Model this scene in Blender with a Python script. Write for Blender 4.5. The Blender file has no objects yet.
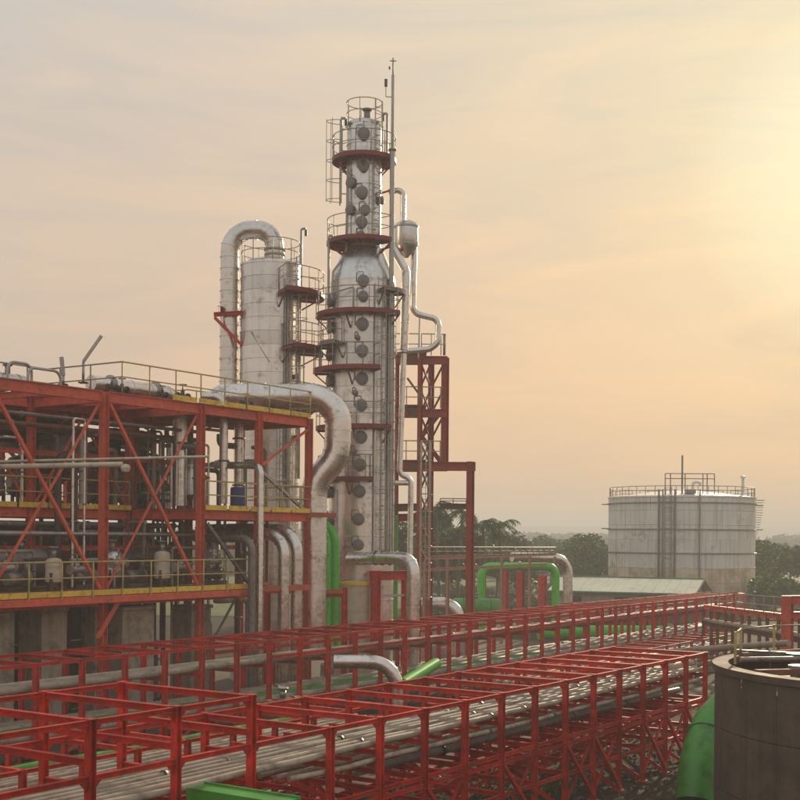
import bpy, math, random
from mathutils import Vector, Matrix, Quaternion
random.seed(7)
R = math.radians
sc = bpy.context.scene
COL = sc.collection
# ------------------------------------------------------------------ camera
GZ = 0.0            # ground
HC = 7.0            # eye height
cd = bpy.data.cameras.new('camera'); cam = bpy.data.objects.new('camera', cd); COL.objects.link(cam)
cam.matrix_world = Matrix.Translation((0, 0, HC)) @ Matrix.Rotation(R(90), 4, 'X') @ Matrix.Rotation(R(0.45), 4, 'Z')
cd.sensor_width = 36; cd.lens = 36 * 1265 / 800; cd.shift_y = 0.17
cd.clip_start = 0.5; cd.clip_end = 8000
sc.camera = cam
sc.render.resolution_x = 1024; sc.render.resolution_y = 1024
# ------------------------------------------------------------------ sky, sun, exposure
SUN_EL, SUN_AZ = R(15), R(20)        # azimuth measured from +Y towards +X
w = bpy.data.worlds.new('World'); sc.world = w; w.use_nodes = True
nt = w.node_tree; N = nt.nodes; L = nt.links; N.clear()
def wn(t, **k):
    n = N.new(t)
    for a, b in k.items(): setattr(n, a, b)
    return n
out = wn('ShaderNodeOutputWorld'); bg = wn('ShaderNodeBackground')
sky = wn('ShaderNodeTexSky', sky_type='NISHITA', sun_disc=False)
sky.sun_elevation = SUN_EL; sky.sun_rotation = SUN_AZ
sky.air_density = 1.3; sky.dust_density = 6.0; sky.ozone_density = 1.0; sky.altitude = 0
SUNV = Vector((math.sin(SUN_AZ)*math.cos(SUN_EL), math.cos(SUN_AZ)*math.cos(SUN_EL), math.sin(SUN_EL)))
tc = wn('ShaderNodeTexCoord')
# thin overcast veil: warm towards the sun, greyer away from it and towards the zenith, with faint streaks
dot = wn('ShaderNodeVectorMath', operation='DOT_PRODUCT'); dot.inputs[1].default_value = SUNV
L.new(tc.outputs['Generated'], dot.inputs[0])
ramp = wn('ShaderNodeValToRGB'); cr = ramp.color_ramp; cr.interpolation = 'B_SPLINE'
mr = wn('ShaderNodeMapRange'); mr.inputs[1].default_value = -1; mr.inputs[2].default_value = 1
L.new(dot.outputs['Value'], mr.inputs[0]); L.new(mr.outputs[0], ramp.inputs[0])
VEIL = [(0.0, (.66, .60, .54)), (0.60, (.58, .525, .47)), (0.90, (.64, .53, .43)), (0.955, (.74, .57, .42)), (0.98, (.82, .63, .42)),
        (0.991, (.85, .65, .425)), (0.9965, (.875, .69, .43)), (0.9988, (.92, .77, .475)), (1.0, (1.0, .90, .58))]
while len(cr.elements) < len(VEIL): cr.elements.new(0.5)
for e, (p, c) in zip(cr.elements, VEIL): e.position = p; e.color = (*c, 1)
sep = wn('ShaderNodeSeparateXYZ'); L.new(tc.outputs['Generated'], sep.inputs[0])
hz = wn('ShaderNodeMapRange'); hz.inputs[1].default_value = 0.0; hz.inputs[2].default_value = 0.42
L.new(sep.outputs['Z'], hz.inputs[0])
hr = wn('ShaderNodeValToRGB'); e = hr.color_ramp.elements
e[0].position = 0; e[0].color = (1.0, .84, .685, 1); e[1].position = 1; e[1].color = (.885, 1.02, 1.17, 1)
L.new(hz.outputs[0], hr.inputs[0])
mul = wn('ShaderNodeMixRGB', blend_type='MULTIPLY'); mul.inputs[0].default_value = 1
L.new(ramp.outputs[0], mul.inputs[1]); L.new(hr.outputs[0], mul.inputs[2])
mp = wn('ShaderNodeMapping'); mp.inputs['Scale'].default_value = (1.6, 1.6, 8.5); mp.inputs['Rotation'].default_value = (0, R(9), 0)
L.new(tc.outputs['Generated'], mp.inputs[0])
cl = wn('ShaderNodeTexNoise'); cl.inputs['Scale'].default_value = 2.6; cl.inputs['Detail'].default_value = 5; cl.inputs['Roughness'].default_value = .58; cl.inputs['Distortion'].default_value = .6
L.new(mp.outputs[0], cl.inputs['Vector'])
clr = wn('ShaderNodeMapRange'); clr.inputs[1].default_value = .3; clr.inputs[2].default_value = .7; clr.inputs[3].default_value = .94; clr.inputs[4].default_value = 1.06
L.new(cl.outputs[0], clr.inputs[0])
clr.inputs[1].default_value = .36; clr.inputs[2].default_value = .64; clr.inputs[3].default_value = 0; clr.inputs[4].default_value = 1
cmx = wn('ShaderNodeMixRGB'); cmx.inputs[1].default_value = (.895, .93, .985, 1); cmx.inputs[2].default_value = (1.06, 1.015, .97, 1)
L.new(clr.outputs[0], cmx.inputs[0])
mul2 = wn('ShaderNodeMixRGB', blend_type='MULTIPLY'); mul2.inputs[0].default_value = 1
L.new(mul.outputs[0], mul2.inputs[1]); L.new(cmx.outputs[0], mul2.inputs[2])
skys = wn('ShaderNodeMixRGB', blend_type='MULTIPLY'); skys.inputs[0].default_value = 1; skys.inputs[2].default_value = (1, 1, 1, 1)
L.new(sky.outputs[0], skys.inputs[1])
veil10 = wn('ShaderNodeVectorMath', operation='SCALE'); veil10.inputs['Scale'].default_value = 10.2
L.new(mul2.outputs[0], veil10.inputs[0])
mix = wn('ShaderNodeMixRGB'); mix.inputs[0].default_value = .985
L.new(skys.outputs[0], mix.inputs[1]); L.new(veil10.outputs[0], mix.inputs[2])
L.new(mix.outputs[0], bg.inputs[0]); bg.inputs[1].default_value = 0.10
L.new(bg.outputs[0], out.inputs[0])
sd = bpy.data.lights.new('sun', 'SUN'); sd.energy = 4.2; sd.angle = R(1.5); sd.color = (1, .80, .55)
so = bpy.data.objects.new('sun', sd); COL.objects.link(so)
so.rotation_euler = SUNV.to_track_quat('Z', 'Y').to_euler()
vs = sc.view_settings; vs.view_transform = 'Standard'; vs.look = 'None'; vs.exposure = 0.12; vs.gamma = 1
sc.cycles.max_bounces = 6; sc.cycles.volume_bounces = 1

# ------------------------------------------------------------------ materials
MATS = {}
def mat(name, col, rough=.6, metal=0., var=.25, scale=1.2, dirt=None, dirt_amt=.35, bump=.0, bscale=8, rand=0., stretch=(1, 1, 1), dscale=None, streak=0., spec=.5):
    m = bpy.data.materials.new(name); m.use_nodes = True; t = m.node_tree; n = t.nodes; l = t.links
    b = n['Principled BSDF']; b.inputs['Roughness'].default_value = rough; b.inputs['Metallic'].default_value = metal
    g = n.new('ShaderNodeNewGeometry'); ma = n.new('ShaderNodeMapping'); ma.inputs['Scale'].default_value = stretch
    l.new(g.outputs['Position'], ma.inputs[0])
    nz = n.new('ShaderNodeTexNoise'); nz.inputs['Scale'].default_value = scale; nz.inputs['Detail'].default_value = 6; nz.inputs['Roughness'].default_value = .6
    l.new(ma.outputs[0], nz.inputs['Vector'])
    mr = n.new('ShaderNodeMapRange'); mr.inputs[1].default_value = .3; mr.inputs[2].default_value = .7
    mr.inputs[3].default_value = 1 - var; mr.inputs[4].default_value = 1 + var
    l.new(nz.outputs[0], mr.inputs[0])
    mu = n.new('ShaderNodeVectorMath'); mu.operation = 'SCALE'; mu.inputs[0].default_value = col
    l.new(mr.outputs[0], mu.inputs['Scale']); last = mu.outputs[0]
    if rand:
        oi = n.new('ShaderNodeObjectInfo'); rr = n.new('ShaderNodeMapRange'); rr.inputs[3].default_value = 1 - rand; rr.inputs[4].default_value = 1 + rand
        l.new(oi.outputs['Random'], rr.inputs[0]); m2 = n.new('ShaderNodeVectorMath'); m2.operation = 'SCALE'
        l.new(last, m2.inputs[0]); l.new(rr.outputs[0], m2.inputs['Scale']); last = m2.outputs[0]
    if dirt:
        dz = n.new('ShaderNodeTexNoise'); dz.inputs['Scale'].default_value = dscale or scale * 2.3; dz.inputs['Detail'].default_value = 8; dz.inputs['Roughness'].default_value = .7
        l.new(ma.outputs[0], dz.inputs['Vector'])
        dr = n.new('ShaderNodeMapRange'); dr.inputs[1].default_value = .62 - dirt_amt * .3; dr.inputs[2].default_value = .72; l.new(dz.outputs[0], dr.inputs[0])
        mx = n.new('ShaderNodeMixRGB'); mx.inputs[2].default_value = (*dirt, 1); l.new(dr.outputs[0], mx.inputs[0]); l.new(last, mx.inputs[1]); last = mx.outputs[0]
    if streak:
        sm = n.new('ShaderNodeMapping'); sm.inputs['Scale'].default_value = (1.6, 1.6, .08); l.new(g.outputs['Position'], sm.inputs[0])
        sz = n.new('ShaderNodeTexNoise'); sz.inputs['Scale'].default_value = 2.2; sz.inputs['Detail'].default_value = 5; l.new(sm.outputs[0], sz.inputs['Vector'])
        sr = n.new('ShaderNodeMapRange'); sr.inputs[1].default_value = .5; sr.inputs[2].default_value = .75; sr.inputs[3].default_value = 1; sr.inputs[4].default_value = 1 - streak
        l.new(sz.outputs[0], sr.inputs[0]); m3 = n.new('ShaderNodeVectorMath'); m3.operation = 'SCALE'
        l.new(last, m3.inputs[0]); l.new(sr.outputs[0], m3.inputs['Scale']); last = m3.outputs[0]
    l.new(last, b.inputs['Base Color'])
    rv = n.new('ShaderNodeMapRange'); rv.inputs[1].default_value = .3; rv.inputs[2].default_value = .7
    rv.inputs[3].default_value = max(.02, rough - .1); rv.inputs[4].default_value = min(1, rough + .12); l.new(nz.outputs[0], rv.inputs[0]); l.new(rv.outputs[0], b.inputs['Roughness'])
    if bump:
        bz = n.new('ShaderNodeTexNoise'); bz.inputs['Scale'].default_value = bscale; bz.inputs['Detail'].default_value = 4; l.new(ma.outputs[0], bz.inputs['Vector'])
        bp = n.new('ShaderNodeBump'); bp.inputs['Strength'].default_value = bump; bp.inputs['Distance'].default_value = .05
        l.new(bz.outputs[0], bp.inputs['Height']); l.new(bp.outputs[0], b.inputs['Normal'])
    b.inputs['Specular IOR Level'].default_value = spec
    MATS[name] = m
    return m
mat('red_paint', (.60, .032, .018), .5, 0, .28, 1.5, dirt=(.16, .04, .02), dirt_amt=.6, dscale=5, rand=.18, spec=0.3)
mat('platform_paint_backlit', (.20, .018, .016), .5, 0, .25, 2, rand=.15)  # dark maroon paint, with the backlit shade of the undersides in its colour
mat('red_paint_hazed', (.64, .105, .055), .5, 0, .22, 1.5, dirt=(.16, .06, .03), dirt_amt=.3, dscale=5, rand=.12, spec=0.35)  # red paint with the salmon tint of haze put into its colour
mat('tower_paint', (.36, .030, .020), .6, 0, .25, 2, dirt=(.12, .04, .025), dirt_amt=.7, dscale=4, rand=.15)
mat('hazy_pink', (.42, .22, .16), .7, 0, .2, 2)  # steel colour carrying the pale pink of the haze
mat('clamp_paint', (.45, .10, .05), .6, 0, .2, 2, rand=.1)
mat('yellow_paint', (.78, .52, .05), .5, 0, .15, 2, dirt=(.2, .12, .04), dirt_amt=.4, dscale=4, rand=.1)
mat('green_bright', (.07, .50, .03), .38, 0, .12, 1, dirt=(.04, .16, .02), dirt_amt=.25, rand=.06)
mat('green_paint', (.050, .27, .028), .42, 0, .2, 1, dirt=(.04, .10, .02), dirt_amt=.4, rand=.1)
mat('cladding', (.70, .67, .64), .29, .88, .13, .7, dirt=(.25, .22, .19), dirt_amt=.25, dscale=1.6, bump=.25, bscale=2.2, rand=.12, streak=.25)
mat('pipe_cladding', (.70, .66, .62), .27, .9, .14, 1.2, dirt=(.25, .20, .16), dirt_amt=.25, bump=.18, bscale=5, rand=.06)
mat('manway_steel', (.20, .19, .18), .5, .5, .2, 4)
mat('galvanised', (.40, .38, .35), .45, .5, .2, 3)
mat('handrail_steel', (.30, .25, .20), .5, .3, .2, 3)
mat('handrail_yellow', (.50, .38, .13), .5, .1, .25, 3)
mat('tan_pipe', (.38, .325, .25), .62, .0, .22, 1.6, dirt=(.20, .14, .09), dirt_amt=.45, dscale=3, rand=.22, spec=0.3)
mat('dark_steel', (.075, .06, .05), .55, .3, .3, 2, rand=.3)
mat('grey_steel', (.22, .20, .18), .5, .4, .3, 2, dirt=(.12, .07, .04), rand=.3)
mat('rusty_steel', (.16, .075, .04), .75, .1, .4, 2, rand=.2)
mat('concrete', (.42, .35, .27), .9, 0, .2, .8, dirt=(.15, .12, .09), dirt_amt=.5, bump=.3, streak=.3)
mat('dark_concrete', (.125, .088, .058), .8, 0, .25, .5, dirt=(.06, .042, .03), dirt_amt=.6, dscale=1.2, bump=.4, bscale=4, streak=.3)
mat('blue_plastic', (.02, .06, .25), .4, 0, .1)
mat('cream_paint', (.55, .48, .36), .6, 0, .15, 1, dirt=(.3, .2, .1), streak=.25)
mat('roof_sheet', (.85, .82, .60), .38, .0, .1, .6, dirt=(.4, .38, .25), dirt_amt=.2)
mat('roof_trim', (.10, .22, .12), .5)
mat('wall_paint', (.40, .37, .30), .8, 0, .15, 1, streak=.3)
mat('tank_paint', (.72, .68, .63), .5, .1, .10, .35, dirt=(.38, .28, .19), dirt_amt=.15, dscale=.5, rand=.07, streak=.35)
mat('tank_paint_rusty', (.70, .58, .43), .6, 0, .15, .35, dirt=(.36, .19, .08), dirt_amt=.6, dscale=.6, streak=.3)
mat('bark', (.12, .085, .055), .9, 0, .3, 3)
mat('leaf_dark', (.075, .135, .04), .6, 0, .4, .6, rand=.25, spec=0.15)
mat('leaf_mid', (.12, .19, .055), .6, 0, .4, .6, rand=.25, spec=0.15)
mat('leaf_palm', (.05, .10, .025), .9, 0, .3, 1, rand=.3, spec=0.15)
mat('grass', (.11, .13, .045), .9, 0, .4, .25, spec=0.1)
mat('forest', (.045, .085, .035), .9, 0, .45, .05, spec=0.1)
mat('hill', (.07, .095, .045), .95, 0, .4, .02, spec=0.1)
mat('ground', (.060, .040, .028), .95, 0, .35, .22, dirt=(.04, .05, .018), dirt_amt=.8, dscale=.35, bump=.5, bscale=3, spec=0.05)
mat('gravel', (.10, .075, .055), .9, 0, .4, 5, spec=0.1)
mat('paving', (.11, .085, .065), .9, 0, .25, 1, dirt=(.11, .08, .05), dirt_amt=.5, spec=0.15)
mat('lamp_glass', (.8, .78, .7), .2)
mat('grating', (.20, .07, .05), .7, .2, .3, 3)

# ------------------------------------------------------------------ helpers
WM = {}
def link(name, data, parent, world, mt=None):
    o = bpy.data.objects.new(name, data); COL.objects.link(o)
    if data is not None and mt and not data.materials: data.materials.append(MATS[mt])
    WM[o] = world
    if parent is not None:
        o.parent = parent; o.matrix_basis = WM[parent].inverted() @ world
    else: o.matrix_basis = world
    return o
def tag(o, label=None, cat=None, group=None, kind=None):
    if label: o['label'] = label
    if cat: o['category'] = cat
    if group: o['group'] = group
    if kind: o['kind'] = kind
    return o
def T(p): return Matrix.Translation(Vector(p))
def thing(name, label, cat, loc, group=None):
    return tag(link(name, None, None, T(loc)), label, cat, group)
MC = {}
def mk(name, verts, faces, mt, smooth=False):
    m = bpy.data.meshes.new(name); m.from_pydata([tuple(v) for v in verts], [], faces); m.materials.append(MATS[mt])
    if smooth: m.polygons.foreach_set('use_smooth', [True] * len(m.polygons))
    m.update(); return m
def prism_x(prof, mt, smooth=False, name='bar'):
    n = len(prof); v = [(0, y, z) for y, z in prof] + [(1, y, z) for y, z in prof]
    f = [(i, (i + 1) % n, n + (i + 1) % n, n + i) for i in range(n)]
    f += [tuple(range(n))[::-1], tuple(range(n, 2 * n))]
    m = mk(name, v, f, mt)
    if smooth: m.polygons.foreach_set('use_smooth', [i < n for i in range(len(m.polygons))])
    return m
def bar_mesh(kind, a, b, mt):
    k = (kind, round(a, 3), round(b, 3), mt)
    if k in MC: return MC[k]
    if kind == 'box': p = [(-a/2, -b/2), (a/2, -b/2), (a/2, b/2), (-a/2, b/2)]; m = prism_x(p, mt)
    elif kind == 'I':   # a = flange width (y), b = depth (z)
        t = max(.018, b * .08); s = max(.014, a * .06)
        p = [(-a/2, -b/2), (a/2, -b/2), (a/2, -b/2+t), (s/2, -b/2+t), (s/2, b/2-t), (a/2, b/2-t), (a/2, b/2), (-a/2, b/2), (-a/2, b/2-t), (-s/2, b/2-t), (-s/2, -b/2+t), (-a/2, -b/2+t)]
        m = prism_x(p, mt)
    elif kind == 'C':
        t = b * .09; p = [(-a/2, -b/2), (a/2, -b/2), (a/2, -b/2+t), (-a/2+t, -b/2+t), (-a/2+t, b/2-t), (a/2, b/2-t), (a/2, b/2), (-a/2, b/2)]; m = prism_x(p, mt)
    elif kind == 'Lx':
        t = a * .14; p = [(-a/2, -a/2), (a/2, -a/2), (a/2, -a/2+t), (-a/2+t, -a/2+t), (-a/2+t, a/2), (-a/2, a/2)]; m = prism_x(p, mt)
    else:
        n = 6 if a < .03 else (10 if a < .12 else 20)
        m = prism_x([(a*math.cos(2*math.pi*i/n), a*math.sin(2*math.pi*i/n)) for i in range(n)], mt, True)
    MC[k] = m; return m
def frame(a, b, side=None):
    a = Vector(a); b = Vector(b); x = (b - a); ln = x.length; x.normalize()
    up = Vector((0, 0, 1))
    if abs(x.z) > .97: up = Vector(side) if side else EL.copy()
    y = up.cross(x); y.normalize(); z = x.cross(y)
    m = Matrix(((x.x*ln, y.x, z.x, a.x), (x.y*ln, y.y, z.y, a.y), (x.z*ln, y.z, z.z, a.z), (0, 0, 0, 1)))
    return m
def bar(name, par, a, b, kind, wd, dp, mt, side=None):
    return link(name, bar_mesh(kind, wd, dp, mt), par, frame(a, b, side))
def jit(p, s): return Vector(p) + Vector((random.uniform(-s, s), random.uniform(-s, s), random.uniform(-s, s)))
# site frame: u along the racks, v away from the camera across them, h relative to the eye
TH = R(34); EL = Vector((math.sin(TH), math.cos(TH), 0)); ET = Vector((-math.cos(TH), math.sin(TH), 0)); P0 = Vector((-1.29, 24, 0))
LROT = math.atan2(EL.y, EL.x)
def W(u, v, h): return P0 + EL*u + ET*v + Vector((0, 0, HC + h))
def at(x, y, Y): return Vector(((x-400)/1265*Y, Y, HC - (y-536)/1265*Y))   # point of the site seen at a given bearing, Y metres out
def u_at(x, v):   # where bearing x meets the line v
    k = (x-400)/1265; b = P0 + ET*v
    return (k*b.y - b.x) / (EL.x - k*EL.y)
def box(name, par, c, size, mt, rz=0, label=None):
    sx, sy, sz = [s/2 for s in size]; k = ('bx', tuple(round(s, 3) for s in size), mt)
    if k not in MC:
        b = min(.03, min(size)*.12)
        v = []
        for z, i in ((-sz, b), (-sz+b, 0), (sz-b, 0), (sz, b)):
            v += [(-sx+i, -sy+i, z), (sx-i, -sy+i, z), (sx-i, sy-i, z), (-sx+i, sy-i, z)]
        f = [(3, 2, 1, 0), (12, 13, 14, 15)]
        for q in range(3):
            for i in range(4): f.append((q*4+i, q*4+(i+1) % 4, q*4+4+(i+1) % 4, q*4+4+i))
        MC[k] = mk(name, v, f, mt)
    return link(name, MC[k], par, T(c) @ Matrix.Rotation(rz, 4, 'Z'))
def lathe(name, par, c, prof, mt, n=40, a0=0, a1=2*math.pi, smooth=True, M=None, key=None):
    k = ('lt', key, mt)
    if key is None or k not in MC:
        full = abs(a1 - a0 - 2*math.pi) < 1e-4; cols = n if full else n + 1; v = []; f = []
        for j in range(cols):
            a = a0 + (a1-a0)*j/n; v += [(r*math.cos(a), r*math.sin(a), z) for r, z in prof]
        P = len(prof)
        for j in range(n):
            for i in range(P-1):
                A = j*P; B = ((j+1) % cols)*P; f.append((A+i, B+i, B+i+1, A+i+1))
        m = mk(name, v, f, mt)
        if smooth:
            m.polygons.foreach_set('use_smooth', [True]*len(m.polygons)); m.set_sharp_from_angle(angle=R(35))
        if key is None: return link(name, m, par, T(c) @ (M or Matrix()))
        MC[k] = m
    return link(name, MC[k], par, T(c) @ (M or Matrix()))
def fillet(pts, br):
    pts = [Vector(p) for p in pts]; o = [pts[0]]
    for i in range(1, len(pts)-1):
        p, q, s = pts[i-1], pts[i], pts[i+1]; d0 = (p-q).normalized(); d1 = (s-q).normalized(); ang = d0.angle(d1)
        if ang > math.pi - .05: o.append(q); continue
        t = min(br/math.tan(ang/2), (p-q).length*.49, (s-q).length*.49); r = t*math.tan(ang/2)
        c = q + (d0+d1).normalized() * (r/math.sin(ang/2)); A = q + d0*t - c; B = q + d1*t - c
        n = max(3, int((math.pi-ang)/R(11)))
        for j in range(n+1):
            th = (math.pi-ang); o.append(c + (A*math.sin(th*(1-j/n)) + B*math.sin(th*j/n))/math.sin(th))
    o.append(pts[-1]); return o
def tube_mesh(name, pts, r, mt, br=.5, lap=0, n=None, org=(0, 0, 0), r2=None):
    path = fillet(pts, br) if br else [Vector(p) for p in pts]
    n = n or (8 if r < .08 else (14 if r < .25 else 24))
    rings = []   # (pos, radius)
    if lap:
        tot = 0; segs = []
        for a, b in zip(path, path[1:]): segs.append((tot, (b-a).length, a, b)); tot += (b-a).length
        k = max(1, round(tot/lap)); st = tot/k; marks = [st*i for i in range(1, k)]
        cur = [(0., path[0])]
        for s0, ln, a, b in segs: cur.append((s0+ln, b))
        evs = [(s, p, 0) for s, p in cur]
        for m_ in marks:
            for s0, ln, a, b in segs:
                if s0 <= m_ <= s0+ln: evs.append((m_, a.lerp(b, (m_-s0)/max(ln, 1e-6)), 1)); break
        evs.sort(key=lambda e_: e_[0]); lip = r*.05 + .008
        for s, p, f_ in evs:
            if f_: rings += [(p, r), (p, r+lip), (p, r+lip, .05), (p, r, .051)]
            else: rings.append((p, r))
    else: rings = [(p, r) for p in path]
    if r2 is not None: rings = [(q[0], r + (r2-r)*i/(len(rings)-1)) for i, q in enumerate(rings)]
    ps = [q[0] for q in rings]; tan = []
    for i in range(len(ps)):
        a = i
        while a > 0 and (ps[a]-ps[i]).length < .02: a -= 1
        b = i
        while b < len(ps)-1 and (ps[b]-ps[i]).length < .02: b += 1
        t = ps[b]-ps[a]; tan.append(t.normalized() if t.length > 1e-6 else Vector((0, 0, 1)))
    ref = Vector((0, 0, 1)) if abs(tan[0].z) < .9 else Vector((1, 0, 0)); nrm = (ref - tan[0]*ref.dot(tan[0])).normalized()
    v = []; f = []; O = Vector(org)
    for i, q in enumerate(rings):
        nrm = (nrm - tan[i]*nrm.dot(tan[i])).normalized(); bi = tan[i].cross(nrm); p = q[0] + (tan[i]*q[2] if len(q) > 2 else Vector())
        for j in range(n):
            a = 2*math.pi*j/n; v.append(p + (nrm*math.cos(a) + bi*math.sin(a))*q[1] - O)
    for i in range(len(rings)-1):
        for j in range(n): f.append((i*n+j, i*n+(j+1) % n, (i+1)*n+(j+1) % n, (i+1)*n+j))
    f.append(tuple(range(n))[::-1]); f.append(tuple(range((len(rings)-1)*n, len(rings)*n)))
    m = mk(name, v, f, mt, True); m.set_sharp_from_angle(angle=R(50)); return m
def tube(name, par, pts, r, mt, br=.5, lap=0, n=None, r2=None):
    return link(name, tube_mesh(name, pts, r, mt, br, lap, n, pts[0], r2), par, T(pts[0]))
def flange(par, p, d, r, mt='galvanised', th=.07, name='flange'):
    d = Vector(d).normalized(); p = Vector(p); return bar(name, par, p-d*th/2, p+d*th/2, 'rd', r, r, mt, side=None if abs(d.z) < .97 else (1, 0, 0))
def pipe(label, pts, r, mt='pipe_cladding', br=None, lap=0, cat='pipe', fl=(), group=None, name='pipe', frad=1.35):
    """a run of pipe standing as its own thing; its flanges are parts"""
    br = br if br is not None else r*3
    o = link(name, tube_mesh(name, pts, r, mt, br, lap, None, pts[0]), None, T(pts[0])); tag(o, label, cat, group)
    for i, t_ in fl:
        a = Vector(pts[i]); b = Vector(pts[i+1]); flange(o, a.lerp(b, t_), b-a, r*frad, 'galvanised' if mt != 'green_paint' else mt)
    return o
def railing(par, pts, h=1.1, sp=1.3, mt='handrail_steel', rail_r=.028, closed=False):
    """part 'railing' is the top rail; mid rail and posts hang under it as sub-parts"""
    pts = [Vector(p) for p in pts]; up = Vector((0, 0, h))
    top = tube('railing', par, [p+up for p in pts], rail_r, mt, 0, n=6)
    tube('mid_rail', top, [p+up*.52 for p in pts], rail_r*.85, mt, 0, n=6)
    d = 0
    seg = [(a, b) for a, b in zip(pts, pts[1:])]
    tot = sum((b-a).length for a, b in seg); k = max(1, round(tot/sp)); st = tot/k; s = 0; i = 0; acc = 0
    for q in range(k+1):
        tgt = min(q*st, tot-1e-4)
        while i < len(seg)-1 and acc + (seg[i][1]-seg[i][0]).length < tgt: acc += (seg[i][1]-seg[i][0]).length; i += 1
        a, b = seg[i]; p = a.lerp(b, (tgt-acc)/max((b-a).length, 1e-6)); bar('rail_post', top, p, p+up, 'rd', rail_r, rail_r, mt)
    return top
def ladder(par, p, q, wdir, width=.42, cage=None, mt='galvanised', rung=.3, name='ladder', sub=True):
    p = Vector(p); q = Vector(q); wv = Vector(wdir).normalized()*width/2
    o = bar(name, par, p-wv, q-wv, 'box', .05, .05, mt); root = o if sub else par
    bar('stile', root, p+wv, q+wv, 'box', .05, .05, mt)
    n = int((q-p).length/rung)
    for i in range(1, n):
        c = p.lerp(q, i/n); bar('rung', root, c-wv, c+wv, 'rd', .014, .014, mt)
    if cage:
        nd = Vector(cage).normalized(); hs = []
        k = max(2, int((q-p).length/.9))
        for i in range(k+1):
            c = p.lerp(q, (i+.2)/(k+.4)); pts = [c + wv.normalized()*(.36*math.cos(a)) + nd*(.36*math.sin(a)*1.9) for a in [R(x) for x in range(0, 181, 20)]]
            tube('cage_hoop', root, pts, .018, mt, 0, n=5)
        for a in (R(40), R(90), R(140)):
            off = wv.normalized()*(.36*math.cos(a)) + nd*(.36*math.sin(a)*1.9)
            bar('cage_strip', root, p.lerp(q, .02)+off, q.lerp(p, .02)+off, 'box', .03, .012, mt)
    return o
def ipost(par, a, b, wd, mt, name='post'): return bar(name, par, a, b, 'I', wd, wd, mt)
def davit(par, p, h, arm, mt='galvanised'):
    p = Vector(p); o = tube('davit', par, [p, p+Vector((0, 0, h)), p+Vector((0, 0, h))+Vector(arm)], .06, mt, .15)
    box('davit_hook', o, p+Vector((0, 0, h-.2))+Vector(arm), (.12, .1, .3), 'dark_steel')
    return o
exec_order = []
# ------------------------------------------------------------------ ground and far country
def fbm(x, y, s=0):
    return (math.sin(x*1.3+y*.7+s)+math.sin(x*.61-y*1.1+2.1*s)*1.2+math.sin(x*2.3+y*1.9+s*3)*.5+math.sin(x*.23+y*.31+s*.7)*1.6)/4.3
def sheet(name, x0, x1, y0, y1, nx, ny, fz, mt):
    v = [(x0+(x1-x0)*i/nx, y0+(y1-y0)*j/ny, 0) for j in range(ny+1) for i in range(nx+1)]
    v = [(x, y, fz(x, y)) for x, y, z in v]
    f = [(j*(nx+1)+i, j*(nx+1)+i+1, (j+1)*(nx+1)+i+1, (j+1)*(nx+1)+i) for j in range(ny) for i in range(nx)]
    return tag(link(name, mk(name, v, f, mt, True), None, Matrix()), kind='structure')
sheet('ground', -3200, 3200, -300, 3300, 8, 8, lambda x, y: 0, 'ground')
sheet('grass_field', -140, 170, 108, 420, 12, 12, lambda x, y: .02+.25*max(0, fbm(x*.06, y*.06)), 'grass')
sheet('hills', -1500, 1800, 420, 1000, 110, 16, lambda x, y: -1 + 7.0*math.sin(math.pi*min(1, (y-420)/580))*(.72+.32*fbm(x*.006, y*.004, 2)), 'hill')
sheet('hills', -2600, 2900, 1300, 2600, 110, 16, lambda x, y: -2 + 34*math.sin(math.pi*min(1, (y-1300)/1300))*(.80+.25*fbm(x*.0028, y*.002, 5)), 'hill')
def leafcloud(name, n, blobs, size, mt, seed, kind=None, par=None, loc=(0, 0, 0)):
    rn = random.Random(seed); v = []; f = []; tot = sum(b[3]**2 for b in blobs)
    for bx, by, bz, br, *sq in blobs:
        q = sq[0] if sq else .8
        for _ in range(int(n*br**2/tot)):
            while True:
                d = Vector((rn.uniform(-1, 1), rn.uniform(-1, 1), rn.uniform(-1, 1)))
                if .25 < d.length < 1: break
            rr = br*(.55+.5*rn.random()**.6); d.normalize(); c = Vector((bx+d.x*rr, by+d.y*rr, bz+d.z*rr*q))
            a = Vector((rn.gauss(0, 1), rn.gauss(0, 1), rn.gauss(0, .6))).normalized(); b_ = a.cross(Vector((rn.gauss(0, 1), rn.gauss(0, 1), rn.gauss(0, 1)))).normalized()
            s = size*rn.uniform(.6, 1.4); i = len(v); v += [c-a*s, c+b_*s*.45, c+a*s, c-b_*s*.45]; f.append((i, i+1, i+2, i+3))
    o = link(name, mk(name, v, f, mt), par, T(loc))
    if kind: tag(o, kind=kind)
    return o
def treegeo(seed, h, w_):
    rn = random.Random(seed); bl = []
    for i in range(11):
        a = rn.uniform(0, 6.28); z = rn.uniform(.42, .92)*h; rr = w_*(.5-.42*abs(z/h-.62))*rn.uniform(.3, 1.2)
        bl.append((rr*math.cos(a), rr*math.sin(a), z, w_*rn.uniform(.15, .27)))
    return bl
TREEM = {}
def tree(p, h, w_, seed, mt, label):
    t = thing('tree', label, 'tree', p, 'trees beyond the plant')
    z0 = p[2]; P = Vector(p)
    bl = treegeo(seed, h, w_)
    tr = tube('trunk', t, [P, P+Vector((.1, 0, h*.35)), P+Vector((-.1, .1, h*.72))], .022*h+.04, 'bark', 0, n=8, r2=.05)
    for b in bl[:6]:
        bar('limb', tr, P+Vector((0, 0, h*.38)), P+Vector(b[:3]), 'rd', .05, .05, 'bark')
    leafcloud('crown', 2600, bl, .20+.012*h, mt, seed, par=t, loc=p)
    return t
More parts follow.
